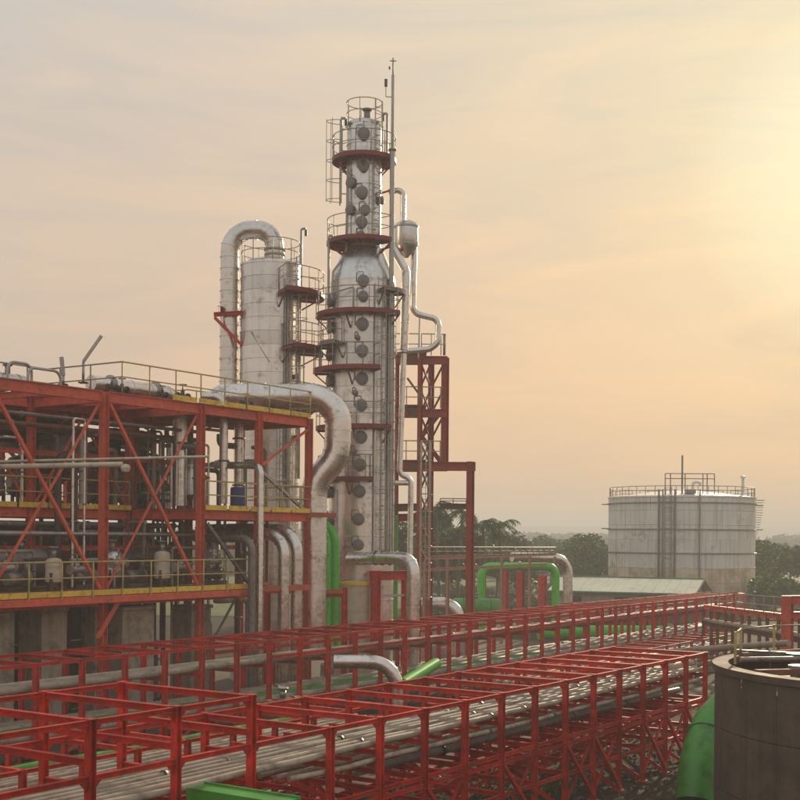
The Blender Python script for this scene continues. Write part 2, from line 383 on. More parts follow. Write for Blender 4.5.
def palm(p, h, seed, label, nf=15, fl=2.1):
    rn = random.Random(seed); P = Vector(p); t = thing('palm_tree', label, 'palm', p, 'palms behind the columns')
    lean = Vector((rn.uniform(-.5, .5), 0, 0)); tube('trunk', t, [P, P+lean*.4+Vector((0, 0, h*.5)), P+lean+Vector((0, 0, h))], .17, 'bark', 0, n=8, r2=.11)
    top = P+lean+Vector((0, 0, h))
    for i in range(nf):
        a = 2*math.pi*i/nf + rn.uniform(-.2, .2); el = rn.uniform(-.1, 1.0); d = Vector((math.cos(a), math.sin(a), 0)); v = []; f = []
        pts = []; q = Vector((0, 0, 0)); e_ = el
        for s in range(9): pts.append(q.copy()); q += (d*math.cos(e_) + Vector((0, 0, math.sin(e_))))*(fl/8); e_ -= rn.uniform(.14, .30)
        side = d.cross(Vector((0, 0, 1)))
        for s in range(8):
            for k in range(2):
                m0 = pts[s].lerp(pts[s+1], k/2); m1 = pts[s].lerp(pts[s+1], k/2+.42)
                ln = .60*math.sin(math.pi*min(1, (s+.8)/8.6))+.15
                for sg in (-1, 1):
                    tip = m1 + side*sg*ln*rn.uniform(.7, 1) + (pts[s+1]-pts[s]).normalized()*ln*.4 - Vector((0, 0, ln*rn.uniform(.2, .9))); b = len(v); v += [m0, m1, tip]; f.append((b, b+1, b+2))
        link('frond', mk('frond', v, f, 'leaf_palm'), t, T(top))
# trees
tree(at(592, 536, 150).xy.to_3d(), 7.0, 6.8, 3, 'leaf_dark', 'dark bushy tree directly left of the white storage tank')
tree(at(571, 536, 165).xy.to_3d(), 5.6, 6, 4, 'leaf_mid', 'low round tree behind the grey elbow, left of the storage tank')
tree(at(763, 536, 138).xy.to_3d(), 6.6, 4.6, 5, 'leaf_mid', 'slim pale green tree just right of the white storage tank')
tree(at(790, 536, 150).xy.to_3d(), 6.2, 6.5, 6, 'leaf_dark', 'dark tree at the right edge beyond the storage tank')
tree(at(776, 536, 120).xy.to_3d(), 3.2, 5.0, 8, 'leaf_mid', 'low light green bush right of the storage tank foot')
for i, (x, Y, h, w_, s, m_, lb) in enumerate([
    (404, 118, 9.2, 6.5, 11, 'leaf_dark', 'dark tree right behind the foot of the tall column'), (424, 128, 9.4, 7, 12, 'leaf_mid', 'tree seen between the columns of the stair tower'),
    (446, 112, 8.0, 6.5, 13, 'leaf_dark', 'bushy dark tree framed by the red portal of the stair tower'), (468, 124, 7.6, 6.5, 14, 'leaf_mid', 'tree behind the outer red portal post'),
    (497, 140, 6.6, 7.5, 15, 'leaf_dark', 'dark tree below the palms right of the portal'), (526, 165, 6.4, 8, 16, 'leaf_mid', 'hazy tree left of the green pipe arch'),
    (551, 190, 6.2, 8, 17, 'leaf_dark', 'small hazy tree between the green pipe arch and the round tree')]):
    tree(at(x, 536, Y).xy.to_3d(), h, w_, s, m_, lb)
for x, Y, h, s, lb in [(440, 104, 9.4, 1, 'palm rising above the trees inside the red portal'), (457, 104, 9.0, 2, 'palm just left of the outer red portal post'), (486, 104, 7.9, 3, 'tall palm just right of the outer red portal post'), (502, 106, 7.8, 4, 'rightmost palm, spreading fronds against the sky'), (425, 108, 8.6, 5, 'palm behind the ladder of the stair tower')]:
    palm(at(x, 536, Y).xy.to_3d(), h, s, lb)
rn = random.Random(5); bl = []
for i in range(300):
    Y = rn.uniform(200, 400); x = rn.uniform(-.40, .40)*Y; r_ = rn.uniform(2.2, 4.2); bl.append((x, Y, r_*.7, r_, .85))
leafcloud('forest', 60000, bl, .8, 'forest', 9, kind='stuff')
bl = []
for i in range(420):
    Y = rn.uniform(430, 980); x = rn.uniform(-.45, .45)*Y; r_ = rn.uniform(4, 7)
    z = -1 + 7.0*math.sin(math.pi*min(1, (Y-420)/580))*(.72+.32*fbm(x*.006, Y*.004, 2)); bl.append((x, Y, z+r_*.1, r_, .6))
leafcloud('forest', 50000, bl, 1.8, 'forest', 10, kind='stuff')
bl = [(rn.uniform(38, 66)*1.0, rn.uniform(95, 150), .2, rn.uniform(.8, 2.0), .6) for i in range(60)]
bl += [(rn.uniform(2, 36), rn.uniform(100, 160), .2, rn.uniform(.8, 2.0), .6) for i in range(80)]
leafcloud('undergrowth', 26000, bl, .3, 'grass', 12, kind='stuff')
rn = random.Random(15); bl = []
for i in range(150):
    p = W(rn.uniform(-6, 40), rn.choice((rn.uniform(3.6, 5), rn.uniform(8, 10.4), rn.uniform(.3, 3))), -6.95); bl.append((p.x, p.y, p.z, rn.uniform(.2, .55), .7))
leafcloud('weeds', 14000, bl, .07, 'leaf_mid', 17, kind='stuff')
# gravel between the racks
rn = random.Random(3); v = []; f = []
for i in range(9000):
    p = W(rn.uniform(-2, 26), rn.uniform(-4, 13), -7.0); s = rn.uniform(.03, .10); b = len(v)
    for a in (0, 2.1, 4.2): v.append(p+Vector((s*math.cos(a+i), s*math.sin(a+i), 0)))
    v.append(p+Vector((0, 0, s*.8))); f += [(b, b+1, b+3), (b+1, b+2, b+3), (b+2, b, b+3)]
tag(link('gravel', mk('gravel', v, f, 'gravel'), None, Matrix()), kind='stuff')
for u0, v0, du, dv, nm in [(-4, 16.6, 60, 16, 'paving'), (6, 5.2, 48, 1.6, 'path')]:
    a = W(u0, v0, -7); tag(box(nm, None, W(u0+du/2, v0+dv/2, -6.97), (du, dv, .1), 'paving', LROT), kind='structure')

# ------------------------------------------------------------------ pipe racks
def gusset(par, p, du, mt, s=.16):
    k = ('gus', round(s, 3), mt)
    if k not in MC: MC[k] = mk('gusset', [(0, -.006, 0), (s, -.006, 0), (0, -.006, -s), (0, .006, 0), (s, .006, 0), (0, .006, -s)], [(0, 1, 2), (5, 4, 3), (0, 3, 4, 1), (1, 4, 5, 2), (2, 5, 3, 0)], mt)
    return link('gusset', MC[k], par, T(p) @ Matrix.Rotation(math.atan2(du.y, du.x), 4, 'Z'))
def rack(label, us, v0, v1, ht, mids, mt, wd, long_h, legs_brace, tall=(), tallh=0, trays=()):
    t = thing('pipe_rack', label, 'pipe rack', W(us[0], v0, -7))
    tops = {u: (tallh if u in tall else ht) for u in us}
    for u in us:
        for v in (v0, v1):
            ipost(t, W(u, v, -7), W(u, v, tops[u]), wd, mt); box('base_plate', t, W(u, v, -6.985), (wd*2, wd*2, .05), mt, LROT)
        bar('cross_beam', t, W(u, v0+wd/2, tops[u]-wd*.45), W(u, v1-wd/2, tops[u]-wd*.45), 'I', wd*.8, wd*.9, mt)
        ms = list(mids) + ([tallh-.65] if u in tall else [])
        if v0 < 1: gusset(t, W(u, v0+wd*.5, tops[u]-wd*.9), ET, mt); box('cap_plate', t, W(u, v0, tops[u]+.008), (wd*1.25, wd*1.25, .014), mt, LROT); box('cap_plate', t, W(u, v1, tops[u]+.008), (wd*1.25, wd*1.25, .014), mt, LROT)
        for m_ in ms: bar('cross_beam', t, W(u, v0+wd/2, m_), W(u, v1-wd/2, m_), 'I', wd*.8, wd*.9, mt)
    for a, b in zip(us, us[1:]):
        for v in (v0, v1):
            hs = [(ht, 1)] + [(q, 1) for q in long_h]
            if a in tall and b in tall: hs.append((tallh, 1))
            for hh, _ in hs:
                if v < 5: gusset(t, W(a+wd*.5, v, hh-wd*.7), EL, mt); gusset(t, W(b-wd*.5, v, hh-wd*.7), -EL, mt)
            for hh, _ in hs: bar('long_beam', t, W(a+wd*.5, v, hh-wd*.35), W(b-wd*.5, v, hh-wd*.35), 'I', wd*.6, wd*.68, mt)
    for a, b, v, h0, h1 in legs_brace:
        bar('brace', t, W(a, v+.05, h0), W(b, v+.05, h1), 'Lx', .09, .09, mt); bar('brace', t, W(a, v-.05, h1), W(b, v-.05, h0), 'Lx', .09, .09, mt)
    return t
tallA = [-9.7, -7.85, -5.98, -4.15, -2.29]
lowA = [.0]+[1.65*i for i in range(1, 13)]
usA = tallA+lowA
br = [(lowA[i], lowA[i+1], v, -6.9, -5.3) for i in (0, 2, 4, 6, 7, 9, 10, 11) for v in (0, 3.2)]
rackA = rack('bright red steel pipe rack in the foreground carrying pale parallel pipes', usA, 0, 3.2, -3.64, [-4.35, -5.1, -6.0], 'red_paint', .128, [-5.05, -5.22, -6.0], br, tallA, -2.8)
# cross bracing across the frames, seen under the deck
for i in (4, 6, 8, 9, 10, 11, 12):
    u = lowA[i]; bar('brace', rackA, W(u, .1, -6.9), W(u, 3.1, -5.2), 'Lx', .09, .09, 'red_paint'); bar('brace', rackA, W(u+.03, 3.1, -6.9), W(u+.03, .1, -5.2), 'Lx', .09, .09, 'red_paint')
for i in range(12):
    bar('tray_bearer', rackA, W(lowA[i]+.76, .06, -4.36), W(lowA[i]+.76, 3.14, -4.36), 'C', .06, .09, 'red_paint'); bar('tray_bearer', rackA, W(lowA[i]+.76, .06, -5.11), W(lowA[i]+.76, 3.14, -5.11), 'C', .06, .09, 'red_paint')
    bar('inner_beam', rackA, W(lowA[i]+.06, 1.95, -4.42), W(lowA[i+1]-.06, 1.95, -4.42), 'C', .06, .09, 'red_paint'); bar('inner_beam', rackA, W(lowA[i]+.06, 1.6, -6.05), W(lowA[i+1]-.06, 1.6, -6.05), 'C', .06, .09, 'red_paint')
    bar('tray_bearer', rackA, W(lowA[i]+.76, 0, -3.75), W(lowA[i]+.76, 3.2, -3.75), 'C', .05, .08, 'red_paint') if i > 5 else None
for i in range(0, 12, 2):
    bar('plan_brace', rackA, W(lowA[i]+.1, .15, -5.0), W(lowA[i+1]-.1, 3.05, -5.0), 'Lx', .08, .08, 'red_paint')
for i, a in enumerate(tallA[:-1]): bar('plan_brace', rackA, W(a+.1, .15, -5.0), W(tallA[i+1]-.1, 3.05, -5.0), 'Lx', .08, .08, 'red_paint')
usD = [27.0+1.7*i for i in range(16)]
rackD = rack('low red frame row directly in front of the rear rack', usD, 10.4, 12.4, -5.5, [-6.2], 'red_paint', .12, [-6.2], [])
usB = [6.2-1.69*3+1.69*i for i in range(37)]
brB = [(usB[i], usB[i+1], v, -6.9, -6.0) for i in (2, 5, 8, 12, 16, 20) for v in (13.75,)]
rackB = rack('long dark red pipe rack running behind the foreground rack towards the tank', usB, 13.75, 16.4, -3.64, [-4.55, -5.95], 'red_paint', .145, [-5.9], brB)
for v in (13.75, 16.4):
    for a, b in zip(usB[8:], usB[9:]): bar('long_beam', rackB, W(a+.1, v, -4.25), W(b-.1, v, -4.25), 'I', .1, .13, 'red_paint')
usC = [-9.0+1.53*i for i in range(13)]
rackC = rack('low red rack standing between the foreground rack and the rear rack', usC, 5.3, 7.6, -4.6, [-5.2, -6.1], 'red_paint', .12, [-5.2, -6.05], [(usC[i], usC[i+1], 5.3, -6.9, -5.4) for i in range(1, 11, 2)])
def runs(u0, u1, vs_, h, r, mt, seed, labs, group, waver=.03):
    rn = random.Random(seed)
    for v_, lb in zip(vs_, labs):
        pts = []; n = max(3, int((u1-u0)/1.6))
        for i in range(n+1): pts.append(W(u0+(u1-u0)*i/n, v_+rn.uniform(-waver, waver), h+r+rn.uniform(-waver, waver)*.6))
        o = link('pipe', tube_mesh('pipe', pts, r, mt, .8, 0, 10, pts[0]), None, T(pts[0])); tag(o, lb, 'pipe', group)
        if group and ('foreground' in group or 'rear rack' in group):
            for k in range(rn.randint(2, 4)):
                j = rn.randint(1, n-2); flange(o, pts[j].lerp(pts[j+1], .5), pts[j+1]-pts[j], r*1.35, 'grey_steel' if rn.random() < .5 else mt, .09, 'coupling')
order = ['nearest', 'second from near side', 'third from near side', 'fourth from near side', 'fifth from near side', 'sixth from near side', 'seventh from near side', 'farthest']
runs(-10.5, 20.1, [.20+.24*i for i in range(8)], -4.25, .066, 'tan_pipe', 1, ['pale tan pipe on the upper tier of the foreground rack, '+o for o in order], 'pale pipes on the upper tier of the foreground rack')
runs(-1.0, 20.1, [.16+.36*i for i in range(5)], -4.56, .055, 'tan_pipe', 2, ['thin tan pipe slung under the upper tier of the foreground rack, '+o for o in order], 'thin pipes under the upper tier of the foreground rack')
runs(3.0, 20.1, [1.0, 1.9, 2.5], -5.03, .10, 'grey_steel', 3, ['dull grey pipe on the lower tier of the foreground rack, '+o for o in ('nearest one', 'middle one', 'farthest one')], 'grey pipes on the lower tier of the foreground rack')
runs(.2, 62.0, [14.05, 14.35, 14.65, 14.95], -4.48, .10, 'tan_pipe', 4, ['pale pipe on the upper tier of the rear rack, '+o for o in ('nearest one', 'second one', 'third one', 'farthest one')], 'pale pipes on the upper tier of the rear rack')
runs(.2, 62.0, [14.0, 14.9, 15.25, 15.6, 16.05], -5.87, .13, 'tan_pipe', 5, ['tan pipe on the lower tier of the rear rack, '+o for o in ('nearest one', 'third one', 'fourth one', 'fifth one', 'farthest one')], 'tan pipes on the lower tier of the rear rack')
runs(.2, 36.0, [14.45], -5.87, .17, 'green_paint', 6, ['green painted pipe on the lower tier of the rear rack'], None)
runs(-9.6, 9.4, [5.6, 5.9, 6.2, 6.5], -5.1, .07, 'tan_pipe', 31, ['pipe on the low middle rack, '+o for o in ('nearest one', 'second one', 'third one', 'farthest one')], 'pipes on the low middle rack')
runs(-9.6, 9.4, [6.9], -5.1, .12, 'green_paint', 32, ['green pipe along the low middle rack'], None)
runs(26.5, 53.0, [10.7, 11.1, 11.5, 12.0], -6.1, .09, 'tan_pipe', 41, ['pipe on the frame row before the rear rack, '+o for o in ('nearest one', 'second one', 'third one', 'farthest one')], 'pipes on the low frame row')
runs(20.0, 62.0, [18.0, 18.8, 19.5], -6.6, .2, 'tan_pipe', 8, ['pale pipe on the ground behind the rear rack, '+o for o in ('nearest one', 'middle one', 'farthest one')], 'ground pipes behind the rear rack', .02)
runs(8.0, 52.0, [9.2, 10.0], -6.7, .15, 'rusty_steel', 9, ['rusty pipe on low sleepers between the two racks, '+o for o in ('nearer one', 'farther one')], 'rusty ground pipes between the racks', .02)
for i in range(22):
    tag(box('pipe_sleeper', None, W(9+2*i, 9.6, -6.87), (.18, 1.6, .25), 'concrete', LROT), 'concrete sleeper under the ground pipes between the two racks', 'pipe sleeper', 'concrete sleepers between the racks')
g = thing('channel_cover', 'green painted steel channel at the bottom edge beside the tall red post', 'steel channel', W(-3.6, -.75, -3.98))
a = at(198, 793, 20.6); b = a + (-ET)*2.0; 
bar('web', g, a, b, 'box', .46, .2, 'green_paint'); bar('lip', g, a+EL*.2+Vector((0, 0, .115)), b+EL*.2+Vector((0, 0, .115)), 'box', .04, .03, 'green_paint')
bar('bracket', g, a+(-ET)*.15-Vector((0, 0, .1)), (a+(-ET)*.15)*1-Vector((0, 0, 3.0)), 'I', .12, .12, 'red_paint'); bar('bracket', g, a+(-ET)*1.8-Vector((0, 0, .1)), (a+(-ET)*1.8)-Vector((0, 0, 3.0)), 'I', .12, .12, 'red_paint')
# clutter low between the foreground rack posts
def valve(label, p, axis, s=1.0, mt='grey_steel', wheel='red_paint', group=None):
    p = Vector(p); d = Vector(axis).normalized(); t = thing('valve', label, 'valve', p, group)
    link('valve_body', tube_mesh('valve_body', [p-d*.35*s, p-d*.12*s, p, p+d*.12*s, p+d*.35*s], .13*s, mt, 0, 0, 12, p), t, T(p))
    flange(t, p-d*.35*s, d, .2*s, mt); flange(t, p+d*.35*s, d, .2*s, mt)
    bar('bonnet', t, p, p+Vector((0, 0, .3*s)), 'rd', .1*s, .1*s, mt); bar('stem', t, p+Vector((0, 0, .3*s)), p+Vector((0, 0, .6*s)), 'rd', .025, .025, 'galvanised')
    tube('handwheel', t, [p+Vector((.2*s*math.cos(a_), .2*s*math.sin(a_), .58*s)) for a_ in [R(x) for x in range(0, 361, 30)]], .02*s, wheel, 0, n=6)
    return t
# ------------------------------------------------------------------ red process structure (left)
VS = 18.6; VM = 22.4; VR = 26.0
US = [1.6, 6.55, 11.46, 16.33, 19.7, 22.95]
ps = thing('process_structure', 'open red steel process building with two decks, cross braces and yellow edged floors at left', 'steel structure', W(US[0], VS, -7))
RM = 'red_paint_hazed'; HT = 4.95; HM = .94; HL = -2.05
for u in US:
    for v in (VS, VM, VR):
        if u > 20 and v == VR: continue
        hh = HT - .02
        ipost(ps, W(u, v, -7), W(u, v, hh), .25, RM, 'column')
for lv, dp, b0 in ((HT, .38, 0), (HM, .36, 3), (HL-.14, .30, 0)):
    for v in (VS, VM, VR):
        for i, (a, b) in enumerate(zip(US, US[1:])):
            if v == VR and i == 4: continue
            if lv == HL-.14 and i == 4: continue
            if lv == HM and v == VS and i < 3: continue
            bar('beam', ps, W(a+.17, v, lv-dp/2), W(b-.17, v, lv-dp/2), 'I', .16, dp, RM)
    for i, u in enumerate(US):
        for a, b in ((VS, VM), (VM, VR)):
            if lv == HM and i < 3 and a == VS: continue
            if u > 20 and b == VR: continue
            bar('cross_beam', ps, W(u, a+.17, lv-dp/2), W(u, b-.17, lv-dp/2), 'I', .16, dp, RM)
    for i, (a, b) in enumerate(zip(US, US[1:])):   # joists
        if lv == HL-.14: continue
        for k in (1, 2):
            u = a+(b-a)*k/3; va = VM if (lv == HM and i < 3) else VS; vb = VM if i == 4 else VR
            bar('joist', ps, W(u, va+.12, lv-.14), W(u, vb-.12, lv-.14), 'I', .12, .22, RM)
for i, (a, b) in enumerate(zip(US, US[1:])):
    for v, h in ((VM, 2.95), (VM, -.55), (VR, 2.6), (VR, -.6)):
        if i == 4 and v == VR: continue
        bar('tie_beam', ps, W(a+.13, v, h), W(b-.13, v, h), 'I', .12, .18, RM)
    for v, h in ((VM+1.3, 3.3), (VM+2.3, -.2)):
        if i < 4: bar('hanger', ps, W((a+b)/2, v, h-1.2), W((a+b)/2, v, HT-.3 if h > 0 else HM-.3), 'I', .12, .12, RM); bar('tie_beam', ps, W(a, v, h-1.1), W(b, v, h-1.1), 'I', .1, .14, RM)
    if i < 4: bar('brace', ps, W(a+.2, VR, HM+.2), W(b-.2, VR, HT-.5), 'Lx', .11, .11, RM); bar('brace', ps, W(a+.2, VR, HT-.5), W(b-.2, VR-.1, HM+.2), 'Lx', .11, .11, RM)
# deck plates, one per bay
def deck(par, u0, u1, v0, v1, h, mt='grating', th=.05): return box('deck_plate', par, W((u0+u1)/2, (v0+v1)/2, h+th/2+.004), (abs(u1-u0)-.03, abs(v1-v0)-.03, th), mt, LROT)
for i, (a, b) in enumerate(zip(US, US[1:])):
    vb = VM if i == 4 else VR
    if i in (0,1): deck(ps, a, b, VM, vb, HT)
    elif i == 2: deck(ps, a, b, VM-1, vb, HT)
    else: deck(ps, a, b, VS, vb, HT)
    deck(ps, a, b, VM if i < 3 else VS, vb, HM); (deck(ps, a, b, 18.0, vb, HL) if i < 4 else None)
# yellow toe boards
for (ua, ub, v, h, mt) in ((14.6, 22.9, VS-.17, HT+.02, 'yellow_paint'), (1.0, 18.5, 17.98, HL-.02, 'yellow_paint'), (16.4, 22.9, VS-.17, HM+.02, 'yellow_paint'), (1.0, 16.3, VM-.2, HM+.02, 'yellow_paint')):
    n = max(1, round((ub-ua)/1.35)); s = (ub-ua)/n
    for i in range(n):
        bar('toe_board', ps, W(ua+s*i+.05, v, h+.07), W(ua+s*(i+1)-.05, v, h+.07), 'box', .012, .19, mt)
        if v == 17.98: bar('toe_bracket', ps, W(ua+s*i, v-.02, h-.1), W(ua+s*i, v-.02, h+.2), 'box', .06, .05, 'handrail_yellow')
bar('walkway_beam', ps, W(1.0, 18.03, HL-.19), W(18.6, 18.03, HL-.19), 'C', .12, .24, RM)
for i in range(12):
    u = 1.3+1.55*i; bar('walkway_bracket', ps, W(u, 18.1, HL-.15), W(u, 18.5, HL-.15), 'box', .08, .12, RM)
railing(ps, [W(1.0, 18.0, HL), W(18.6, 18.0, HL)], 1.1, 1.35, 'handrail_yellow')
railing(ps, [W(18.6, 18.0, HL), W(18.6, 22.2, HL)], 1.1, 1.35, 'handrail_yellow')
railing(ps, [W(12.2, VS-.1, HT), W(22.95, VS-.1, HT), W(22.95, VM, HT), W(19.7, VM+.1, HT), W(19.7, VR, HT)], 1.1, 1.3, 'handrail_yellow')
railing(ps, [W(1.6, VM, HT), W(12.2, VM, HT), W(12.2, VS-.1, HT)], 1.1, 1.6, 'handrail_steel')
railing(ps, [W(1.6, VR, HT), W(19.7, VR, HT)], 1.1, 1.6, 'handrail_steel')
railing(ps, [W(1.6, VM-.15, HM), W(16.2, VM-.15, HM)], 1.1, 1.35, 'handrail_yellow')
railing(ps, [W(16.5, VS-.1, HM), W(22.9, VS-.1, HM), W(22.9, VM, HM)], 1.1, 1.2, 'handrail_yellow')
railing(ps, [W(1.6, VR, HM), W(22.9, VR, HM)], 1.1, 1.6, 'handrail_steel')
for i in (1, 2):
    a, b = US[i]+.2, US[i+1]-.2
    for (x0, z0, x1, z1, o_) in ((a, HT-.45, b, HL+.15, -.07), (a, HL+.15, b, HT-.45, .07)):
        bar('brace', ps, W(x0, VS+o_, z0), W(x1, VS+o_, z1), 'Lx', .11, .11, RM)
    for (x0, z0, x1, z1, o_) in ((a, HM+.2, (a+b)/2, HT-.5, 0), (b, HM+.2, (a+b)/2, HT-.5, 0)):
        bar('brace', ps, W(x0, VM+o_, z0), W(x1, VM+o_, z1), 'Lx', .11, .11, RM)
bar('brace', ps, W(19.9, VS, HM+1.9), W(22.8, VS, HT-.5), 'Lx', .12, .12, RM)
bar('brace', ps, W(19.9, VS, HM+1.6), W(22.8, VS, HM+.05), 'Lx', .12, .12, 'galvanised')
bar('brace', ps, W(16.7, VS, HM-.5), W(19.6, VS, HL-.3), 'Lx', .12, .12, 'grey_steel'); bar('brace', ps, W(16.6, VS, -4.6), W(18.4, VS, HL-.35), 'Lx', .12, .12, 'grey_steel')
bar('brace', ps, W(11.2, VS, -3.6), W(11.9, VS-.3, HL-.3), 'Lx', .16, .16, RM)
# upper deck plant seen against the sky
def drum_h(label, a, b, r, mt='cladding', cat='drum', saddles=True, base=None):
    a = Vector(a); b = Vector(b); d = (b-a).normalized(); ln = (b-a).length; t = thing('horizontal_drum', label, cat, (a+b)/2-Vector((0, 0, r)))
    prof = [(0.001, -ln/2-r*.45), (r*.5, -ln/2-r*.38), (r*.85, -ln/2-r*.2), (r, -ln/2), (r, ln/2), (r*.85, ln/2+r*.2), (r*.5, ln/2+r*.38), (.001, ln/2+r*.45)]
    q = d.to_track_quat('Z', 'Y').to_matrix().to_4x4(); lathe('shell', t, (a+b)/2, prof, mt, 28, M=q)
    for s in (-.3, .3):
        c = (a+b)/2 + d*ln*s; flange(t, c, d, r+.02, mt, .08, 'band'); zb = base if base is not None else c.z-r-.3
        if saddles: box('saddle', t, Vector((c.x, c.y, (c.z-r*.6+zb)/2)), (.2, r*1.3, max(.1, c.z-r*.6-zb)), 'dark_steel', math.atan2(d.y, d.x))
    nz = (a+b)/2; bar('nozzle', t, nz+Vector((0, 0, r*.9)), nz+Vector((0, 0, r+.3)), 'rd', .1, .1, 'galvanised'); flange(t, nz+Vector((0, 0, r+.3)), (0, 0, 1), .17, name='flange')
    return t
def drum_v(label, c, r, h, mt='cladding', legs=.6, cone=False, cat='vessel'):
    """vertical vessel: c is the floor point below it"""
    c = Vector(c); t = thing('vertical_vessel', label, cat, c); z0 = legs; prof = [(.001, z0-r*(.9 if cone else .35))] + ([] if cone else [(r*.6, z0-r*.25)]) + [(r, z0), (r, z0+h), (r*.85, z0+h+r*.22), (r*.45, z0+h+r*.38), (.001, z0+h+r*.42)]
    lathe('shell', t, c, prof, mt, 28)
    for k in range(3):
        a = k*2.094+.5; p = c+Vector((math.cos(a)*r*.93, math.sin(a)*r*.93, 0)); bar('leg', t, p, p+Vector((0, 0, z0+.3)), 'box', .1, .1, 'dark_steel')
    for q in (.25, .75): lathe('band', t, c+Vector((0, 0, z0+h*q)), [(r, -.04), (r+.015, -.04), (r+.015, .04), (r, .04)], mt, 28)
    bar('nozzle', t, c+Vector((0, 0, z0+h+r*.3)), c+Vector((0, 0, z0+h+r*.4+.35)), 'rd', .09, .09, 'galvanised'); flange(t, c+Vector((0, 0, z0+h+r*.4+.35)), (0, 0, 1), .16)
    return t
def pump(label, c, mt='grey_steel', col='blue_plastic'):
    c = Vector(c); t = thing('pump', label, 'pump', c, 'pumps in the process building'); box('base_frame', t, c+Vector((0, 0, .1)), (1.3, .5, .2), 'dark_steel', LROT)
    bar('motor', t, c-EL*.55+Vector((0, 0, .48)), c-EL*.02+Vector((0, 0, .48)), 'rd', .22, .22, mt); bar('shaft', t, c-EL*.02+Vector((0, 0, .48)), c+EL*.25+Vector((0, 0, .48)), 'rd', .05, .05, 'galvanised')
    bar('casing', t, c+EL*.22+Vector((0, 0, .48)), c+EL*.45+Vector((0, 0, .48)), 'rd', .27, .27, mt); bar('outlet', t, c+EL*.33+Vector((0, 0, .6)), c+EL*.33+Vector((0, 0, 1.15)), 'rd', .08, .08, mt); flange(t, c+EL*.33+Vector((0, 0, 1.15)), (0, 0, 1), .14, mt)
pipe('long grey pipe lying along the top deck of the red structure', [W(13.2, 21.2, HT+.62), W(17.9, 21.2, HT+.62), W(17.9, 21.2, HM+.2)], .30, lap=1.0, fl=((0, .2), (0, .7)))
drum_h('grey horizontal drum at the left end of the top deck', W(9.9, 22.6, HT+.5), W(11.2, 22.6, HT+.5), .28, base=HC+HT)
tube_r = [W(8.3, 19.8, HT+.0), W(8.3, 19.8, HT+.75), W(9.3, 19.8, HT+.75), W(9.3, 19.8, HT)]
pipe('thin hooped pipe over the left end of the top beam', tube_r, .05, 'galvanised', .3)
pipe('second thin hooped pipe, just right of the first on the top beam', [W(8.9, 19.5, HT), W(8.9, 19.5, HT+.6), W(10.3, 19.5, HT+.6), W(10.3, 19.5, HT)], .05, 'galvanised', .3)
for i, (u, v, s, lb) in enumerate([(13.3, 20.2, .9, 'dark valve on the top deck, leftmost by the big red post'), (14.0, 20.4, 1.1, 'dark valve with tall stem, second from left on the top deck'), (16.0, 20.3, .9, 'dark valve on the long deck pipe, third from left'), (17.0, 20.2, 1.3, 'largest dark valve standing on the top deck'), (18.6, 20.0, .9, 'dark valve right of the largest one on the top deck'), (20.4, 19.9, 1.2, 'yellow wheeled valve at the foot of the loop pipe'), (21.6, 19.7, 1.0, 'rightmost yellow wheeled valve on the top deck')]):
    valve(lb, W(u, v, HT+.42), EL, s*.62, 'dark_steel', 'dark_steel' if i < 5 else 'yellow_paint')
def floodlight(label, p, h, tilt, hl):
    p = Vector(p); t = thing('lamp_pole', label, 'lamp pole', p); q = p+Vector((0, 0, h)); bar('pole', t, p, q, 'rd', .05, .05, 'galvanised')
    e_ = q+Vector(tilt); o = bar('lamp_arm', t, q, e_, 'box', .13, .09, 'galvanised'); bar('lamp_glass', o, q.lerp(e_, .15)-Vector((0, 0, .07)), q.lerp(e_, .9)-Vector((0, 0, .07)), 'box', .08, .02, 'lamp_glass')
    box('base_plate', t, p+Vector((0, 0, .03)), (.3, .3, .05), 'dark_steel')
Zl = 46
a = at(82, 386, Zl); floodlight('thin lamp pole with a long slanting head on the top deck', a, .0364*22, Vector(((100-82)*Zl/1265, 0, 26*Zl/1265)), 1)
a = at(62, 388, Zl); floodlight('short plain lamp pole left of the slanting one', a, .35, Vector((-.07, 0, .68)), 1)
# plant inside, each bay filled to its back
def WI(u, v, h): return W(min(u+(v-18.6)*.75, 19.6 if v > 22.2 else 22.4), v, h)

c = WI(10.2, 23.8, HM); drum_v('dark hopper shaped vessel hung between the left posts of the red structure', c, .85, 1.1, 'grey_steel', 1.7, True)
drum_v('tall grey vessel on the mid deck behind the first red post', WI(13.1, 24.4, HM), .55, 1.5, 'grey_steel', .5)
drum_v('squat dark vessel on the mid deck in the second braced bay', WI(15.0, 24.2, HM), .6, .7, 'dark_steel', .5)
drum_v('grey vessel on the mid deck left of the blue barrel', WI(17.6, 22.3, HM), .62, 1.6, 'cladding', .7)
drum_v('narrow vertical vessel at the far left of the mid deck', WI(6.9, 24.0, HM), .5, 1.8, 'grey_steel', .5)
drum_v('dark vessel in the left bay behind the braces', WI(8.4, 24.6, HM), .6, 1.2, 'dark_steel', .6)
b_ = WI(19.0, 20.0, HM); t = thing('barrel', 'blue plastic barrel on the mid deck near the thin bent pipe', 'barrel', b_)
lathe('body', t, b_, [(.001, .06), (.30, .06), (.31, .3), (.33, .32), (.31, .34), (.31, .62), (.33, .64), (.31, .66), (.30, .98), (.001, .98)], 'blue_plastic', 20); lathe('lid', t, b_+Vector((0, 0, .98)), [(.001, .03), (.26, .03), (.27, 0)], 'blue_plastic', 20)
